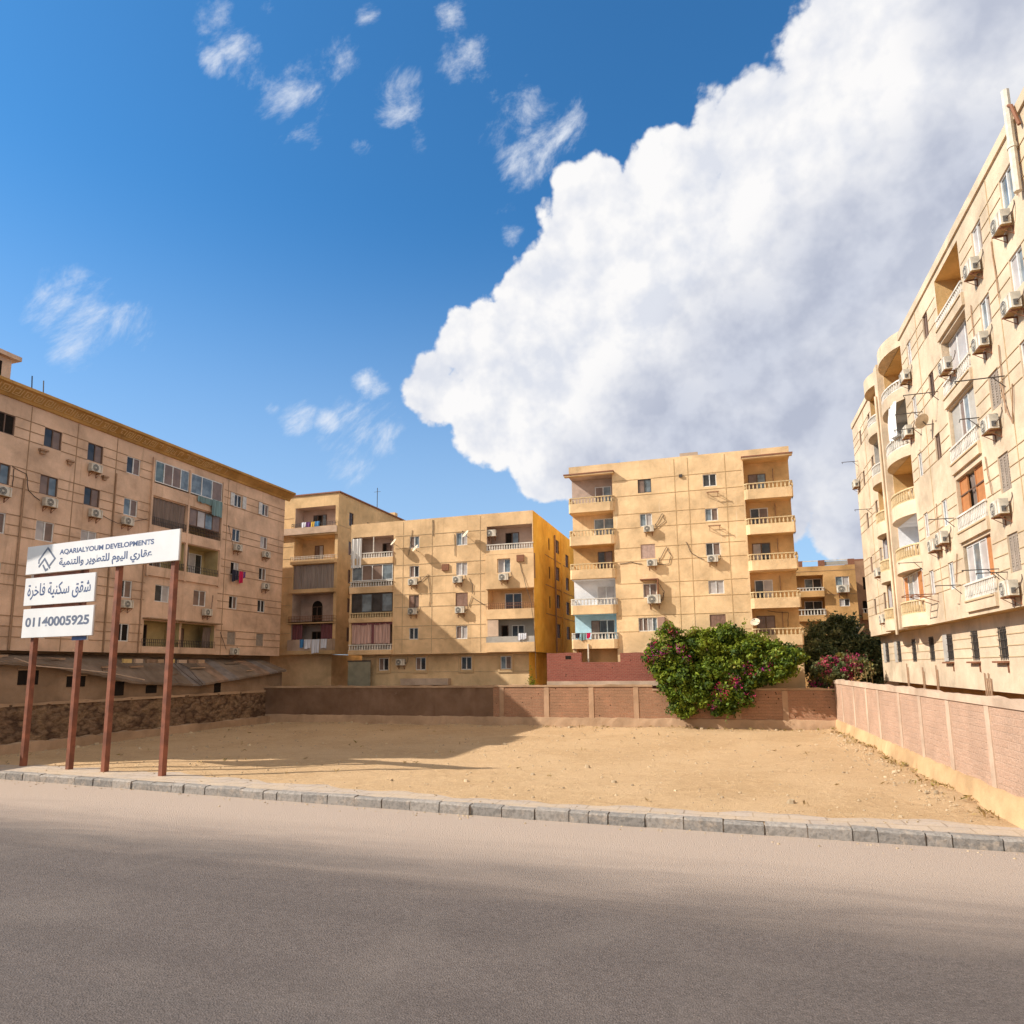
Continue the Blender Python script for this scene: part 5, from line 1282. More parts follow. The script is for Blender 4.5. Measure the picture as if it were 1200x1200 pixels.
mb.box(3, 12.7, 0.1, 0.16, 14.42, 14.5, M['railw']); mb.box(9.9, 12.2, 0.1, 0.14, 13.95, 14.35, M['grey_in']); F.part('roof_railing', mb)
balcony(F, [(7.0, -0.5), (9.7, -0.5), (9.75, 0)], 10.75, 11.35, 11.7, M['far'], M['railw'], 'baluster', 0.3)
balcony(F, [(7.0, -0.5), (9.7, -0.5), (9.75, 0)], 8.3, 8.9, 9.5, M['far'], M['railw'], 'baluster', 0.3)
door(F, 8.9, 11.4, 1.6, 1.35, 1.2, ('gb', 'gl')); door(F, 8.8, 8.95, 1.7, 1.5, 1.2, ('gl', 'gl'))
aircon(F, 11.45, 11.05, 'tiny air conditioner on the distant brown block behind the trees', sc=1.3)
b2 = empty('apartment_building', (16.5, 84, 0)); tag(b2, 'sliver of a farther dusky block between the distant brown block and the right block', 'building', 'apartment blocks around the lot')
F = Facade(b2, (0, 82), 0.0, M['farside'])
F.hole(14.6, 15.6, 12.0, 13.4, 0.6, M['dk']); F.hole(14.4, 16.4, 9.3, 10.8, 0.6, M['dk'])
wl = MB(); F.wallgrid(wl, 13.6, 24, 0, 15.2); wl.poly([(13.6, 0, 0), (13.6, 10, 0), (13.6, 10, 15.2), (13.6, 0, 15.2)], M['farside']); F.part('wall', wl)
mb = MB(); mb.box(13.6, 24, 0, 10, 15.2, 15.4, M['tile']); F.part('roof', mb)
balcony(F, [(14.2, -0.7), (16.6, -0.7), (16.65, 0)], 8.7, 9.4, 9.9, M['far'], M['railw'], 'baluster', 0.3)

# ------------------------------------------------------------------ boundary walls
def jag(n, amp): return [random.uniform(-amp, amp) for _ in range(n)]
def rough_top(mb, x0, x1, y0, y1, z0, z1, m, step=0.5, amp=0.03):
    n = max(2, int((x1 - x0) / step)); k_ = mb.mi(m); hs = [z1 + a for a in jag(n + 1, amp)]; b0 = len(mb.v)
    for i in range(n + 1):
        x_ = x0 + (x1 - x0) * i / n
        mb.v += [(x_, y0, z0), (x_, y0, hs[i]), (x_, y1, hs[i] + random.uniform(-amp, amp) * 0.5), (x_, y1, z0)]
    for i in range(n):
        q = b0 + i * 4
        for a in range(4):
            c_ = (a + 1) % 4; mb.f.append((q + a, q + c_, q + 4 + c_, q + 4 + a)); mb.m.append(k_)
    mb.f.append((b0, b0 + 1, b0 + 2, b0 + 3)); mb.m.append(k_); q = b0 + n * 4; mb.f.append((q + 3, q + 2, q + 1, q)); mb.m.append(k_)
def bwall(name, label, loc, rz, length, segs, pill, plinth_h, blk, cop_m, pil_m, pl_m, cop_h=0.14, cat='wall', blk2=None):
    o = empty(name, loc, rz); tag(o, label, cat)
    mb = MB()
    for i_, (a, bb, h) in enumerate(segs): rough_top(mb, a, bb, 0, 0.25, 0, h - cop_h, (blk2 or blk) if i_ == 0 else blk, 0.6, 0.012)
    obj('masonry', mb.mesh('masonry'), o)
    for x_ in pill:
        h = next((h for a, bb, h in segs if a <= x_ <= bb), segs[0][2]); mb = MB()
        w = 0.17 + random.uniform(-0.02, 0.02); rough_top(mb, x_ - w, x_ + w, -0.028, 0.0, -0.1, h - cop_h - 0.02, pil_m, 0.15, 0.03); obj('pillar', mb.mesh('pillar'), o)
    mb = MB()
    for a, bb, h in segs: rough_top(mb, a - 0.01, bb + 0.01, -0.05, 0.30, h - cop_h, h, cop_m, 0.45, 0.035)
    obj('coping', mb.mesh('coping'), o)
    mb = MB()
    n = int(length / 0.35); k_ = mb.mi(pl_m); fr = []
    for i in range(n + 1):
        x_ = length * i / n; hh = plinth_h + random.uniform(-0.03, 0.03); dd = 0.13 + random.uniform(-0.02, 0.02)
        mb.v += [(x_, -dd - 0.06 - random.uniform(0, 0.03), -0.05), (x_, -dd, hh * 0.55), (x_, -0.07, hh), (x_, 0.01, hh + 0.02)]
    for i in range(n):
        for a in range(3):
            q = i * 4 + a; mb.f.append((q, q + 4, q + 5, q + 1)); mb.m.append(k_)
    obj('plinth', mb.mesh('plinth', False), o)
    return o
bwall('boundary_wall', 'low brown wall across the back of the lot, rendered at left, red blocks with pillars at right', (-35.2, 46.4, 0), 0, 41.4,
      [(0, 19.3, 2.76), (19.3, 30.4, 2.80), (30.4, 41.4, 2.55)], [x_ + 35.2 for x_ in (-15.27, -12.02, -8.9, -5.9, -2.7, 0.5, 3.32)], 0.6, M['redblock'], M['concrete'], M['conc_col'], M['concrete'], blk2=M['brownplaster_shade'])
bwall('boundary_wall', 'long pinkish block wall along the right side with pale pillars and sandy footing', (6.2, 46.6, 0), -pi / 2 + 0.022, 27.2,
      [(0, 27.2, 3.06)], [46.6 - y for y in (44.0, 40.6, 37.5, 35.0, 31.4, 28.5, 25.4, 22.1)], 0.66, M['pinkblock'], M['conc_p'], M['conc_p'], M['footing'], 0.22)
# the red brick wall behind it
o = empty('brick_wall', (-12.2, 47.4, 0)); tag(o, 'taller raw red brick wall piece with a notch behind the back wall', 'wall')
mb = MB()
rough_top(mb, 0.0, 2.5, 0, 0.22, 0, 5.0, M['redbrick'], 0.5, 0.03); rough_top(mb, 2.5, 5.2, 0, 0.22, 0, 4.32, M['redbrick'], 0.5, 0.03); rough_top(mb, 5.2, 8.4, 0, 0.22, 0, 4.93, M['redbrick'], 0.5, 0.03)
obj('masonry', mb.mesh('masonry'), o)
mb = MB(); mb.box(0.0, 8.4, -0.10, -0.003, 2.7, 3.02, M['conc_p']); obj('mortar_ledge', mb.mesh('mortar_ledge'), o)
mb = MB(); mb.box(1.35, 1.75, -0.012, -0.002, 4.55, 4.78, M['dk']); obj('vent_hole', mb.mesh('vent_hole'), o)
mb = MB(); mb.tube([(2.9, 0.5, 3.8), (2.9, 0.5, 5.6)], 0.06, M['pvc'], 6); obj('pipe', mb.mesh('pipe'), o)

# ------------------------------------------------------------------ the sheds along the left side (local x = +Y)
sh = empty('shed', (-35.0, 22, 0), pi / 2); tag(sh, 'long ramshackle lean-to on a rubble base in front of the left block', 'shed')
def E_(y): return float(np.interp(y, [10, 22, 27.75, 30.4, 33.4, 38.7, 42.6, 48.5, 52], [5.0, 4.85, 4.5, 4.08, 3.5, 3.2, 3.55, 4.1, 4.3]))
ys = np.arange(12, 48.6, 0.3)
# rubble base, rough
n = len(ys); zz = np.linspace(-0.1, 2.4, 12)
YY, ZZ = np.meshgrid(ys - 22, zz)
rg = np.random.default_rng(5)
DD = -0.10 - 0.16 * (1 - ZZ / 2.4) + rg.normal(0, 0.045, YY.shape) + 0.07 * fbm2(YY, ZZ, 4, 3, 0.5)
obj('rubble_wall', grid_mesh('rubble_wall', YY, DD, ZZ, M['rubble'], False), sh)
mb = MB(); rough_top(mb, -10, 26.5, -0.75, -0.3, -0.2, 0.48, M['concrete'], 0.5, 0.06); obj('plinth', mb.mesh('plinth'), sh)
pl = MB(); k_ = pl.mi(M['shedwall']); b0 = 0
for y in ys: pl.v += [(y - 22, -0.02, 2.2), (y - 22, -0.02, E_(y) + 0.03)]
for i in range(n - 1): pl.f.append((2 * i, 2 * i + 2, 2 * i + 3, 2 * i + 1)); pl.m.append(k_)
obj('plaster_wall', pl.mesh('plaster_wall'), sh)
mb = MB(); rough_top(mb, -10, 26.5, -0.16, -0.021, 2.3, 2.46, M['concrete'], 0.5, 0.04); obj('ledge', mb.mesh('ledge'), sh)
for y, z, w, h in ((27.0, 3.76, 1.1, 0.75), (29.8, 3.5, 1.15, 0.6), (32.65, 3.02, 0.8, 0.85), (35.15, 2.9, 0.85, 0.5), (41.1, 2.86, 0.65, 0.8), (23.8, 3.8, 1.1, 0.7)):
    mb = MB(); mb.box(y - 22 - w / 2, y - 22 + w / 2, -0.05, -0.024, z - h / 2, z + h / 2, M['dk']); mb.box(y - 22 - w / 2 - 0.08, y - 22 + w / 2 + 0.08, -0.09, -0.026, z + h / 2, z + h / 2 + 0.07, M['concrete']); obj('window', mb.mesh('window'), sh)
def roof_seg(y0, y1, zt, mats, over=0.45, name='roof'):
    mb = MB(); st_ = 0.18; y = y0; i = 0
    k0 = len(mb.v)
    while y < y1:
        y2 = min(y + st_, y1); m_ = M[mats[int((y - y0) / 1.15) % len(mats)]]
        a = 0.02 * sin(i * 1.7); bz = 0.02 * sin((i + 1) * 1.7)
        e0, e1 = E_(y) + 0.02 + a, E_(y2) + 0.02 + bz
        t0, t1 = zt(y) + a, zt(y2) + bz
        mb.poly([(y - 22, -over - 0.05 * sin(y * 2.1), e0 - 0.1), (y2 - 22, -over - 0.05 * sin(y2 * 2.1), e1 - 0.1), (y2 - 22, 2.2, t1), (y - 22, 2.2, t0)], m_)
        mb.poly([(y - 22, -over - 0.05 * sin(y * 2.1), e0 - 0.1), (y - 22, -over - 0.05 * sin(y * 2.1), e0 - 0.24), (y2 - 22, -over - 0.05 * sin(y2 * 2.1), e1 - 0.24), (y2 - 22, -over - 0.05 * sin(y2 * 2.1), e1 - 0.1)], m_)
        y = y2; i += 1
    return obj(name, mb.mesh(name), sh)
roof_seg(12, 37.0, lambda y: 5.05, ['sheet', 'sheet', 'sheet', 'sheet'])
roof_seg(37.05, 48.5, lambda y: 4.95, ['sheet', 'sheetb', 'sheet', 'sheetr', 'sheetb', 'sheet', 'sheet', 'sheetr', 'sheetb'])
mb = MB(); mb.poly([(26.4, -0.05, 0), (26.4, 2.0, 0), (26.4, 2.2, 4.9), (26.4, -0.05, 4.1)], M['shedwall']); obj('end_wall', mb.mesh('end_wall'), sh)
mb = MB()
for q in range(8):
    y = 33.5 + q * 0.9; mb.box(y - 22, y - 22 + random.uniform(0.5, 0.9), 0.6, 0.75, 4.55, 4.75 + random.uniform(0, 0.1), M[('rail_y', 'conc_p', 'sheetr', 'concrete')[q % 4]])
obj('plank', mb.mesh('plank'), sh)
for q in range(14):      # loose boards and blocks lying on the roof
    y = random.uniform(24, 47.5); ln = random.uniform(0.5, 1.8); tilt = random.uniform(-0.3, 0.3); dd = random.uniform(-0.2, 1.6)
    f_ = (dd + 0.45) / 2.65; z = E_(y) + (5.0 - E_(y)) * f_ + 0.06
    mb = MB(); m_ = M[('pipe', 'sheet', 'concrete', 'sheetr', 'bark')[q % 5]] if q % 5 < 4 else M['pipe']
    a = Vector((y - 22, dd, z)); b2_ = a + Vector((ln, tilt * ln, 0.03)); mb.tube([a, b2_], random.uniform(0.04, 0.09), m_, 4); obj('board', mb.mesh('board'), sh)
mb = MB(); mb.tube([(3.8, -0.55, 4.75), (5.0, -0.6, 4.35), (7.5, -0.62, 4.15), (9.5, -0.6, 3.95), (12, -0.6, 3.5)], 0.03, M['conc_p'], 5); mb.tube([(15.6, 1.5, 5.0), (16.4, 0.3, 4.3), (17.0, -0.62, 3.1)], 0.03, M['cable'], 5); mb.tube([(15.8, 1.4, 5.0), (16.0, 0.3, 4.0), (16.9, -0.62, 3.0)], 0.025, M['cable'], 5); obj('cable', mb.mesh('cable'), sh)

# ------------------------------------------------------------------ the sign
SA, SB = Vector((-30.0, 22.67, 0)), Vector((-20.6, 21.71, 0))
sd = (SB - SA).normalized(); sth = atan2(sd.y, sd.x)
sg = empty('signboard', (SA.x, SA.y, 0), sth); tag(sg, 'tall white signboard with three panels on four rust-red posts by the kerb', 'sign')
def panel(x0, x1, z0, z1):
    mb = MB(); mb.box(x0, x1, -0.06, 0.0, z0, z1, M['board']); mb.box(x0 - 0.012, x1 + 0.012, 0.001, 0.05, z0 - 0.012, z1 + 0.012, M['conc_p'])
    return obj('panel', mb.mesh('panel'), sg)
p1_ = panel(0.0, 9.43, 8.38, 9.65); p2_ = panel(0.05, 4.66, 6.97, 8.2); p3_ = panel(0.1, 4.70, 5.54, 6.81)
tag(p1_, 'long top panel with company name and diamond emblem'); tag(p2_, 'middle panel with one line of Arabic'); tag(p3_, 'bottom panel with the phone number')
for x_, y_, top in ((0.68, 0.10, 9.5), (3.66, 0.10, 9.5), (5.80, 0.10, 9.5), (9.02, 0.10, 9.5)):
    mb = MB(); w = 0.10
    mb.box(x_ - w, x_ + w, y_ - 0.04, y_ + 0.17, -0.35, top, M['post']); obj('post', mb.mesh('post'), sg)
mb = MB()
for z in (8.29, 6.89): mb.box(0.4, 4.0, 0.06, 0.10, z - 0.07, z + 0.07, M['post'])
mb.box(3.3, 4.2, 0.052, 0.058, 5.36, 5.52, M['navy']); obj('crossbar', mb.mesh('crossbar'), sg)
FORMS = {'\u0627': (0xFE8D, 2), '\u0629': (0xFE93, 2), '\u062a': (0xFE95, 4), '\u062e': (0xFEA5, 4), '\u0631': (0xFEAD, 2), '\u0633': (0xFEB1, 4), '\u0634': (0xFEB5, 4), '\u0637': (0xFEC1, 4), '\u0639': (0xFEC9, 4), '\u0641': (0xFED1, 4), '\u0642': (0xFED5, 4), '\u0643': (0xFED9, 4), '\u0644': (0xFEDD, 4), '\u0645': (0xFEE1, 4), '\u0646': (0xFEE5, 4), '\u064a': (0xFEF1, 4), '\u0648': (0xFEED, 2)}
def shape(s_):
    out = []
    for i, ch in enumerate(s_):
        if ch not in FORMS: out.append(ch); continue
        b_, n_ = FORMS[ch]
        pj = i > 0 and s_[i - 1] in FORMS and FORMS[s_[i - 1]][1] == 4
        nj = n_ == 4 and i + 1 < len(s_) and s_[i + 1] in FORMS
        out.append(chr(b_ + (1 if pj and not nj else 2 if nj and not pj else 3 if pj and nj else 0)))
    return ''.join(reversed(out))
def lettering(text, x0, x1, z0, z1, m, par, bold=0.02, name='lettering'):
    cu_ = bpy.data.curves.new('lettering', 'FONT'); cu_.body = text; cu_.size = 1.0; cu_.offset = bold
    o = bpy.data.objects.new('lettering', cu_); C.objects.link(o)
    bpy.context.view_layer.update()
    me = bpy.data.meshes.new_from_object(o.evaluated_get(bpy.context.evaluated_depsgraph_get()))
    bpy.data.objects.remove(o); bpy.data.curves.remove(cu_)
    n_ = len(me.vertices); a = np.empty(n_ * 3); me.vertices.foreach_get('co', a); a = a.reshape(-1, 3)
    lo, hi = a.min(0), a.max(0)
    q = np.zeros_like(a)
    q[:, 0] = x0 + (a[:, 0] - lo[0]) / (hi[0] - lo[0]) * (x1 - x0)
    q[:, 2] = z0 + (a[:, 1] - lo[1]) / (hi[1] - lo[1]) * (z1 - z0)
    q[:, 1] = -0.064
    me.vertices.foreach_set('co', q.ravel()); me.materials.clear(); me.materials.append(m); me.update()
    return obj(name, me, par)
lettering('AQARIALYOUM DEVELOPMENTS', 2.22, 8.02, 9.10, 9.36, M['navy'], p1_, 0.03)
lettering(shape('\u0639\u0642\u0627\u0631\u064a \u0627\u0644\u064a\u0648\u0645 \u0644\u0644\u062a\u0637\u0648\u064a\u0631 \u0648\u0627\u0644\u062a\u0646\u0645\u064a\u0629'), 2.24, 7.95, 8.46, 8.98, M['navy'], p1_, 0.025)
lettering(shape('\u0634\u0642\u0642 \u0633\u0643\u0646\u064a\u0629 \u0641\u0627\u062e\u0631\u0629'), 0.26, 4.42, 7.18, 7.95, M['navy'], p2_, 0.012)
lettering('01140005925', 0.3, 4.48, 6.0, 6.42, M['slate'], p3_, 0.035)
em = MB()
def stroke(pts, w=0.045):
    for (ax, az), (bx, bz) in zip(pts, pts[1:]):
        d = Vector((bx - ax, bz - az)); d.normalize(); n_ = Vector((-d.y, d.x)) * w; e = d * w * 0.9
        em.poly([(ax - e.x - n_.x, -0.064 - 0.0006 * len(em.f), az - e.y - n_.y), (bx + e.x - n_.x, -0.064 - 0.0006 * len(em.f), bz + e.y - n_.y), (bx + e.x + n_.x, -0.064 - 0.0006 * len(em.f), bz + e.y + n_.y), (ax - e.x + n_.x, -0.064 - 0.0006 * len(em.f), az - e.y + n_.y)], M['slate'])
stroke([(0.86, 8.86), (0.86, 8.98), (1.40, 9.50), (1.94, 8.99), (1.62, 8.70)])
stroke([(0.90, 8.70), (1.24, 9.02), (1.62, 8.60)])
stroke([(1.18, 8.72), (1.36, 8.50), (1.48, 8.54)])
obj('emblem', em.mesh('emblem'), p1_)

# ------------------------------------------------------------------ plants
def leafmat(name, col, trans=0.33):
    m, t, p = newmat(name)
    geo = N(t, 'ShaderNodeNewGeometry')
    c = mixc(t, geo.outputs['Random Per Island'], tuple(x_ * 0.6 for x_ in col), tuple(min(1, x_ * 1.45) for x_ in col))
    t.links.new(c, p.inputs['Base Color']); p.inputs['Roughness'].default_value = 0.6; p.inputs['Specular IOR Level'].default_value = 0.3
    tr_ = N(t, 'ShaderNodeBsdfTranslucent'); t.links.new(c, tr_.inputs[0])
    ms = N(t, 'ShaderNodeMixShader'); ms.inputs[0].default_value = trans
    out = t.nodes['Material Output']
    t.links.new(p.outputs[0], ms.inputs[1]); t.links.new(tr_.outputs[0], ms.inputs[2]); t.links.new(ms.outputs[0], out.inputs[0])
    return m
for nm, col in (('lf1', (0.11, 0.165, 0.014)), ('lf2', (0.19, 0.235, 0.020)), ('lf3', (0.045, 0.08, 0.012)), ('lf4', (0.20, 0.165, 0.03)), ('fl1', (0.55, 0.045, 0.12)), ('fl2', (0.42, 0.03, 0.24)), ('fl3', (0.62, 0.13, 0.10)),
                ('td1', (0.085, 0.105, 0.036)), ('td2', (0.17, 0.18, 0.07)), ('td3', (0.27, 0.25, 0.095)), ('pk1', (0.42, 0.055, 0.10)), ('pk2', (0.50, 0.02, 0.17)), ('pk3', (0.30, 0.12, 0.09)), ('dry', (0.32, 0.22, 0.09))):
    M[nm] = leafmat(nm + '_leaf', col)
M['bark'] = plain('bark', (0.10, 0.07, 0.045), 0.95, vary=0.3)
def leaf_mesh(name, pts, size, mats, weights, clump_id=None, up=0.3, aspect=1.9, seed=1, outward=None):
    r_ = np.random.default_rng(seed); n = len(pts)
    nrm = r_.normal(size=(n, 3)); nrm[:, 2] += up
    if outward is not None: nrm += outward * 0.9
    nrm /= np.linalg.norm(nrm, axis=1)[:, None]
    a = np.cross(nrm, r_.normal(size=(n, 3))); a /= np.linalg.norm(a, axis=1)[:, None]
    b_ = np.cross(nrm, a)
    s_ = size * r_.uniform(0.6, 1.35, n)[:, None]
    fold = nrm * s_ * 0.18
    v = np.stack([pts - a * s_ * aspect / 2, pts - b_ * s_ * 0.5 + fold, pts + a * s_ * aspect / 2, pts + b_ * s_ * 0.5 + fold], 1).reshape(-1, 3)
    me = bpy.data.meshes.new(name)
    me.vertices.add(n * 4); me.vertices.foreach_set('co', v.ravel())
    me.loops.add(n * 4); me.loops.foreach_set('vertex_index', np.arange(n * 4))
    me.polygons.add(n); me.polygons.foreach_set('loop_start', np.arange(0, n * 4, 4)); me.polygons.foreach_set('loop_total', np.full(n, 4))
    w = np.cumsum(np.array(weights) / sum(weights))
    if clump_id is not None:
        cr = r_.uniform(size=clump_id.max() + 1)[clump_id] * 0.75 + r_.uniform(size=n) * 0.25
    else: cr = r_.uniform(size=n)
    mi_ = np.minimum(np.searchsorted(w, cr), len(mats) - 1)
    for m_ in mats: me.materials.append(m_)
    me.polygons.foreach_set('material_index', mi_.astype(np.int32))
    me.update(); me.validate()
    return me
def crown(ells, nclump, per, crad, seed, shell=0.55):
    """clump centres near the outside of a union of ellipsoids, leaves round each"""
    r_ = np.random.default_rng(seed); cs = []
    vol = np.array([e[3] * e[4] * e[5] for e in ells]) ** 0.7; vol /= vol.sum()
    while len(cs) < nclump:
        e = ells[r_.choice(len(ells), p=vol)]
        d = r_.normal(size=3); d /= np.linalg.norm(d); q = r_.uniform(shell, 1.0)
        cs.append([e[i] + d[i] * e[3 + i] * q for i in range(3)])
    cs = np.array(cs)
    rad = crad * r_.uniform(0.6, 1.4, nclump)
    cid = np.repeat(np.arange(nclump), per)
    d = r_.normal(size=(len(cid), 3)); d /= np.linalg.norm(d, axis=1)[:, None]
    q = r_.uniform(0.05, 1.0, len(cid)) ** 0.9
    ax_ = r_.normal(size=(nclump, 3)) + np.array([0, -0.3, 0.5]); ax_ /= np.linalg.norm(ax_, axis=1)[:, None]
    st_ = r_.uniform(0.0, 1.5, nclump)
    pts = cs[cid] + d * (rad[cid] * q)[:, None] * np.array([1, 1, 0.85])
    pts = pts + ax_[cid] * ((pts - cs[cid]) * ax_[cid]).sum(1)[:, None] * st_[cid][:, None]
    return pts, cid, d, cs
def branches(root, tips, r0, m):
    mb = MB(); root = Vector(root)
    for tpt in tips:
        tpt = Vector(tpt); mid = root.lerp(tpt, 0.5) + Vector((random.uniform(-.2, .2), random.uniform(-.2, .2), 0.3))
        mb.tube([root, root.lerp(mid, 0.6) + Vector((0, 0, 0.1)), mid, mid.lerp(tpt, 0.6), tpt], r0, m, 5, 0.012)
    return mb
bo = empty('bougainvillea', (-0.5, 46.9, 0)); tag(bo, 'large green bougainvillea with red and magenta flowers spilling over the back wall', 'shrub')
off = np.array([-0.5, 46.9, 0])
EL = [(-3.3, 46.7, 4.9, 1.5, 1.0, 1.3), (-1.0, 46.7, 5.3, 1.9, 1.1, 1.1), (1.6, 46.5, 4.8, 1.7, 1.2, 0.95), (3.4, 46.0, 4.4, 1.0, 1.0, 0.75), (-2.9, 46.0, 3.0, 1.35, 0.65, 1.3), (-0.7, 46.0, 3.1, 1.6, 0.65, 1.5), (0.9, 46.1, 3.5, 1.2, 0.6, 0.9), (-3.9, 46.3, 4.1, 1.05, 0.7, 1.0), (-2.7, 45.9, 1.5, 0.8, 0.35, 0.7), (-0.5, 45.9, 1.4, 0.65, 0.35, 0.8), (-3.6, 46.6, 6.0, 0.5, 0.5, 0.6), (0.2, 46.6, 6.0, 0.8, 0.6, 0.4), (1.9, 46.2, 3.6, 1.3, 0.6, 0.8), (0.8, 46.0, 2.5, 0.9, 0.5, 0.9), (3.0, 45.7, 3.9, 1.0, 0.6, 0.7), (-1.7, 45.9, 2.3, 1.1, 0.5, 0.9), (0.2, 45.8, 2.2, 0.9, 0.45, 0.8), (-4.3, 46.3, 4.9, 0.8, 0.6, 0.8)]
pts, cid, dd, cs = crown(EL, 720, 190, 0.34, 3)
pts[:, 1] = np.where((pts[:, 2] < 2.75), np.minimum(pts[:, 1], 46.25), pts[:, 1])
obj('leaves', leaf_mesh('leaves', pts - off, 0.125, [M['lf3'], M['lf1'], M['lf2'], M['lf4']], [3, 4, 3.4, 1.0], cid, 0.5, 1.8, 4, dd), bo)
r_ = np.random.default_rng(9)
hot = cs[r_.choice(len(cs), 22, replace=False)]
fc = cs[[i for i in range(len(cs)) if np.min(np.linalg.norm(hot - cs[i], axis=1)) < 0.42]]
fc = fc[fc[:, 1] < 46.7]
fid = np.repeat(np.arange(len(fc)), 30)
dfl = r_.normal(size=(len(fid), 3)); fp = fc[fid] + np.array([0, -0.30, 0.08]) + dfl * 0.13
obj('flowers', leaf_mesh('flowers', fp - off, 0.085, [M['fl1'], M['fl2'], M['fl3']], [4, 3, 1.5], fid, 0.2, 1.2, 10), bo)
# long shoots and hanging strands
sp_, si = [], []
for i in range(46):
    a = cs[r_.integers(len(cs))]
    if a[2] < 3.4 and r_.uniform() < 0.5: d = np.array([r_.normal() * 0.12, -0.25, -1.0]); ln = r_.uniform(0.5, 1.3)
    else: d = np.array([r_.normal() * 0.45, -0.3 * r_.uniform(), 1.0]); ln = r_.uniform(0.5, 1.1)
    if a[2] - ln < 0.2 and d[2] < 0: ln = max(0.1, a[2] - 0.35)
    for q in np.linspace(0.1, 1, 26): sp_.append(a + d * ln * q + r_.normal(size=3) * 0.055); si.append(i)
sp_ = np.array(sp_); sp_[:, 1] = np.where(sp_[:, 2] < 2.75, np.minimum(sp_[:, 1], 46.25), sp_[:, 1])
obj('shoots', leaf_mesh('shoots', sp_ - off, 0.10, [M['lf1'], M['lf2'], M['lf4']], [3, 3, 1], np.array(si), 0.5, 1.9, 12), bo)
mb = branches((-0.3, 0.1, 0.0), [(x_ + 0.5, y_ - 46.9, z_) for x_, y_, z_ in ((-3.3, 46.9, 5.0), (-1, 47, 5.4), (1.6, 47, 4.9), (3.6, 47, 4.4), (-2.2, 46.9, 4.2), (0.6, 46.9, 4.4), (2.6, 47, 4.0))], 0.12, M['bark'])
obj('branch', mb.mesh('branch'), bo)

def tree(name, label, base, ells, nc, per, crad, size, mats, wts, seed, cat='tree', trunk_h=None, group=None):
    o = empty(name, base); tag(o, label, cat, group); off_ = np.array(base)
    pts, cid, dd, cs = crown(ells, nc, per, crad, seed)
    obj('crown', leaf_mesh('crown', pts - off_, size, mats, wts, cid, 0.4, 1.9, seed + 1, dd), o)
    tips = [tuple(np.array(e[:3]) - off_) for e in ells] + [tuple(c_ - off_) for c_ in cs[::max(1, nc // 9)]]
    mb = MB(); h = trunk_h or ells[0][2] * 0.45
    mb.tube([(0, 0, -0.1), (0.05, 0, h * 0.5), (0, 0.05, h)], 0.2, M['bark'], 8, 0.13)
    for tp in tips:
        a = Vector((0, 0.05, h * random.uniform(0.7, 1.0))); tpv = Vector(tp); mb.tube([a, a.lerp(tpv, 0.5) + Vector((0, 0, 0.2)), tpv], 0.07, M['bark'], 5, 0.015)
    obj('trunk', mb.mesh('trunk'), o)
    return o
TD = [M['td1'], M['td2'], M['td3']]
tree('dense_tree', 'olive green dense tree below the distant brown block, tallest of the trees', (7.4, 55, 0), [(7.4, 55, 5.6, 2.0, 1.8, 2.1), (6.2, 54.5, 4.6, 1.2, 1.2, 1.6), (8.4, 55.5, 6.3, 1.2, 1.1, 1.2)], 150, 130, 0.5, 0.13, TD, [4, 4, 2.5], 21, group='trees behind the back wall')
tree('dense_tree', 'dark green tree close against the far corner of the right block', (9.5, 53, 0), [(9.4, 53, 4.3, 1.5, 1.4, 1.9), (10.2, 53.5, 5.3, 1.2, 1.1, 1.1)], 100, 130, 0.45, 0.13, TD, [5, 4, 1], 25, group='trees behind the back wall')
tree('dense_tree', 'small dusky tree in the shade beside the tall central block', (6.0, 51, 0), [(6.2, 51, 4.3, 1.0, 1.0, 1.3), (5.6, 51, 3.4, 0.8, 0.8, 1.0)], 60, 120, 0.4, 0.12, TD, [5, 3, 1], 29, group='trees behind the back wall')
# palm-like fronds
pm = empty('palm', (7.4, 50.0, 0)); tag(pm, 'small grey-green palm with arching fronds behind the pink bougainvillea', 'palm', 'trees behind the back wall')
fr_p = []; r_ = np.random.default_rng(33); mb = MB()
for k2 in range(16):
    az = k2 * 2.4; el = r_.uniform(0.2, 1.2); ln = r_.uniform(1.3, 2.0); rib = []
    for q in np.linspace(0, 1, 22):
        rr = ln * q * cos(el); z = 4.2 + ln * (q * sin(el) - 0.75 * q * q)
        p_ = np.array([rr * cos(az), rr * sin(az), z]); rib.append(tuple(p_))
        for sgn in (-1, 1):
            for w in (0.12, 0.25): fr_p.append(p_ + np.array([-sin(az), cos(az), -0.25]) * sgn * w * (1.1 - q))
    mb.tube(rib[::3] + [rib[-1]], 0.02, M['td3'], 4)
mb.tube([(0, 0, -0.1), (0.05, 0, 2), (0, 0, 4.2)], 0.16, M['bark'], 8, 0.12); obj('trunk', mb.mesh('trunk'), pm)
obj('fronds', leaf_mesh('fronds', np.array(fr_p), 0.10, [M['td2'], M['td3'], M['td1']], [3, 2, 2], None, 0.6, 2.6, 34), pm)
pk = empty('bougainvillea', (6.9, 48.2, 0)); tag(pk, 'smaller bougainvillea covered in bright pink flowers at the corner of the walls', 'shrub'); off = np.array([6.9, 48.2, 0])
pts, cid, dd, cs = crown([(6.6, 48, 3.7, 1.35, 0.8, 0.95), (5.7, 47.6, 3.2, 0.7, 0.6, 0.8), (7.7, 48.4, 3.9, 0.8, 0.7, 0.6), (6.0, 46.9, 2.6, 0.5, 0.4, 0.8)], 120, 85, 0.3, 41)
obj('leaves', leaf_mesh('leaves', pts[cid % 5 < 3] - off, 0.10, [M['td1'], M['td2'], M['lf4']], [3, 3, 2], cid[cid % 5 < 3], 0.4, 1.8, 42), pk)
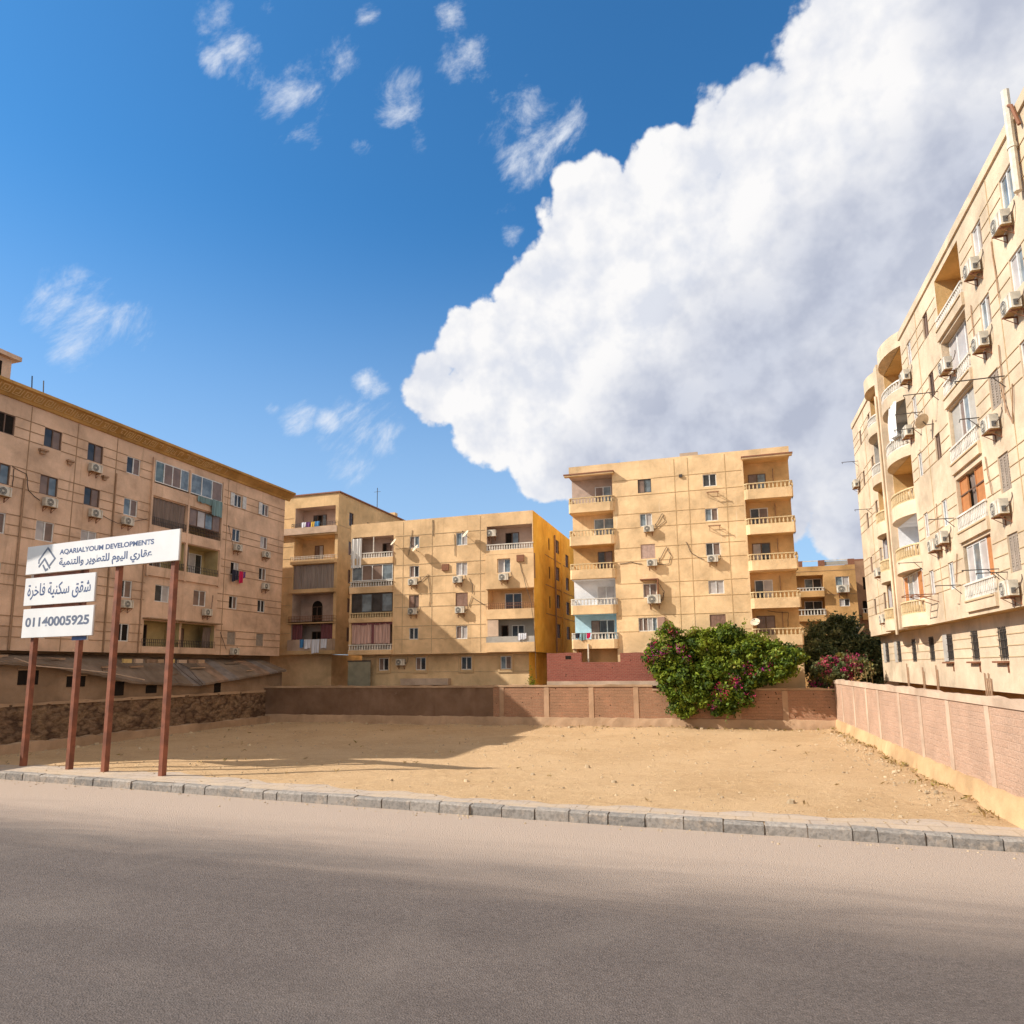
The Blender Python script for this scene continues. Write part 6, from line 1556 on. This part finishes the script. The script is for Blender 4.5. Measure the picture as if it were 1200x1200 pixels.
obj('flowers', leaf_mesh('flowers', pts[cid % 5 >= 3] - off, 0.085, [M['pk1'], M['pk2'], M['pk3']], [4, 3, 2], cid[cid % 5 >= 3], 0.4, 1.2, 43), pk)
obj('branch', branches((0, 0, 0), [tuple(c_ - off) for c_ in cs[::16]], 0.05, M['bark']).mesh('branch'), pk)
for k2, (x_, y_, h) in enumerate(((7.6, 47.6, 3.9), (8.2, 47.4, 3.6), (8.6, 48.0, 3.8))):
    o = empty('sapling', (x_, y_, 0)); tag(o, ('thin bare sapling just right of the pink bougainvillea', 'thinnest bare sapling between two others behind the right wall', 'bare sapling closest to the right block, behind the wall')[k2], 'sapling', 'bare saplings behind the wall')
    mb = MB(); mb.tube([(0, 0, -0.1), (0.05, 0, h * 0.5), (-0.03, 0.03, h)], 0.05, M['dry'], 5, 0.025); obj('trunk', mb.mesh('trunk'), o)
    q_ = np.array([(random.gauss(0, .18), random.gauss(0, .18), h + random.uniform(-.5, .25)) for _ in range(60)]); obj('crown', leaf_mesh('crown', q_, 0.07, [M['td3'], M['dry']], [2, 1], None, 0.3, 1.8, 50 + k2), o)
# weed that grows by the foot of the ochre block
wd = empty('weed', (-13.2, 46.9, 0)); tag(wd, 'little bright green weed growing at the corner of the ochre block', 'plant')
q_ = np.array([(random.gauss(0, .14), random.gauss(0, .1), 2.7 + abs(random.gauss(0, .45))) for _ in range(160)]); obj('leaves', leaf_mesh('leaves', q_, 0.08, [M['lf2'], M['lf4']], [2, 1], None, 0.5, 1.9, 60), wd)
mb = MB(); mb.tube([(0, 0, 0), (0, 0, 3.4)], 0.03, M['bark'], 5, 0.01); obj('stem', mb.mesh('stem'), wd)

# ------------------------------------------------------------------ litter: pebbles and dry stalks
r_ = np.random.default_rng(77)
def zgr(x_, y_):
    i = np.clip(np.searchsorted(xs, x_), 1, len(xs) - 1); tv = y_ - yk(x_); j = np.clip(np.searchsorted(ts, tv), 1, len(ts) - 1)
    return max(Zg[j, i], Zg[j - 1, i], Zg[j, i - 1], Zg[j - 1, i - 1])
st_m = plain('pebble', (0.40, 0.30, 0.19), 0.95, vary=0.35, scale=0.8)
V, Fq = [], []
def stone(x_, y_, z_, s_):
    b_ = len(V); k2 = 6
    ring = [(s_ * r_.uniform(0.7, 1.2) * cos(2 * pi * i / k2), s_ * r_.uniform(0.7, 1.2) * sin(2 * pi * i / k2)) for i in range(k2)]
    for a, c_ in ring: V.append((x_ + a, y_ + c_, z_ - 0.01))
    for a, c_ in ring: V.append((x_ + a * 0.65, y_ + c_ * 0.65, z_ + s_ * r_.uniform(0.4, 0.8)))
    for i in range(k2):
        j = (i + 1) % k2; Fq.append((b_ + i, b_ + j, b_ + k2 + j, b_ + k2 + i))
    Fq.append(tuple(b_ + k2 + i for i in range(k2)))
for _ in range(2600):
    x_ = r_.uniform(-34.5, 6.0); y_ = yk(x_) + r_.uniform(1.5, 26) 
    u_ = r_.uniform()
    if u_ < 0.18: y_ = 46.1 - abs(r_.normal() * 0.5)
    elif u_ < 0.32: x_ = 6.0 - abs(r_.normal() * 0.6)
    elif u_ < 0.5: x_ = -34.2 + abs(r_.normal() * 1.0)
    if y_ > 46.1 or x_ > 6.1: continue
    stone(x_, y_, zgr(x_, y_), 0.02 + 0.05 * r_.uniform() ** 4 + (0.09 if r_.uniform() < 0.012 else 0))
for _ in range(260):
    x_ = r_.uniform(-32, 8); y_ = yk(x_) - abs(r_.normal() * 0.35) - 0.03; stone(x_, y_, -0.25, 0.012 + 0.03 * r_.uniform() ** 3)
for _ in range(160):
    x_ = r_.uniform(-32, 8); y_ = yk(x_) + r_.uniform(0.4, 2.2); stone(x_, y_, 0.03, 0.012 + 0.03 * r_.uniform() ** 3)
me = bpy.data.meshes.new('gravel'); me.from_pydata(V, [], Fq); me.materials.append(st_m); me.update()
tag(obj('gravel', me), 'loose pebbles and small stones strewn over the sandy lot and along the kerb', 'gravel', kind='stuff')
dp = []
for _ in range(260):
    u_ = r_.uniform()
    if u_ < 0.55: y_ = r_.uniform(21, 46); x_ = 6.15 + 0.022 * (46.6 - y_) - abs(r_.normal() * 0.25) - 0.12
    elif u_ < 0.8: x_ = r_.uniform(-12, 6); y_ = 45.95 - abs(r_.normal() * 0.3)
    else: x_ = r_.uniform(-33, 5); y_ = yk(x_) + r_.uniform(2, 24)
    for k2 in range(3): dp.append((x_ + r_.normal() * 0.06, y_ + r_.normal() * 0.06, zgr(x_, y_) + 0.05 + 0.04 * r_.uniform()))
tag(obj('dry_weeds', leaf_mesh('dry_weeds', np.array(dp), 0.045, [M['dry'], M['lf4']], [6, 1], None, -0.2, 4.5, 70)), 'dry straw coloured weeds along the foot of the walls', 'weeds', kind='stuff')
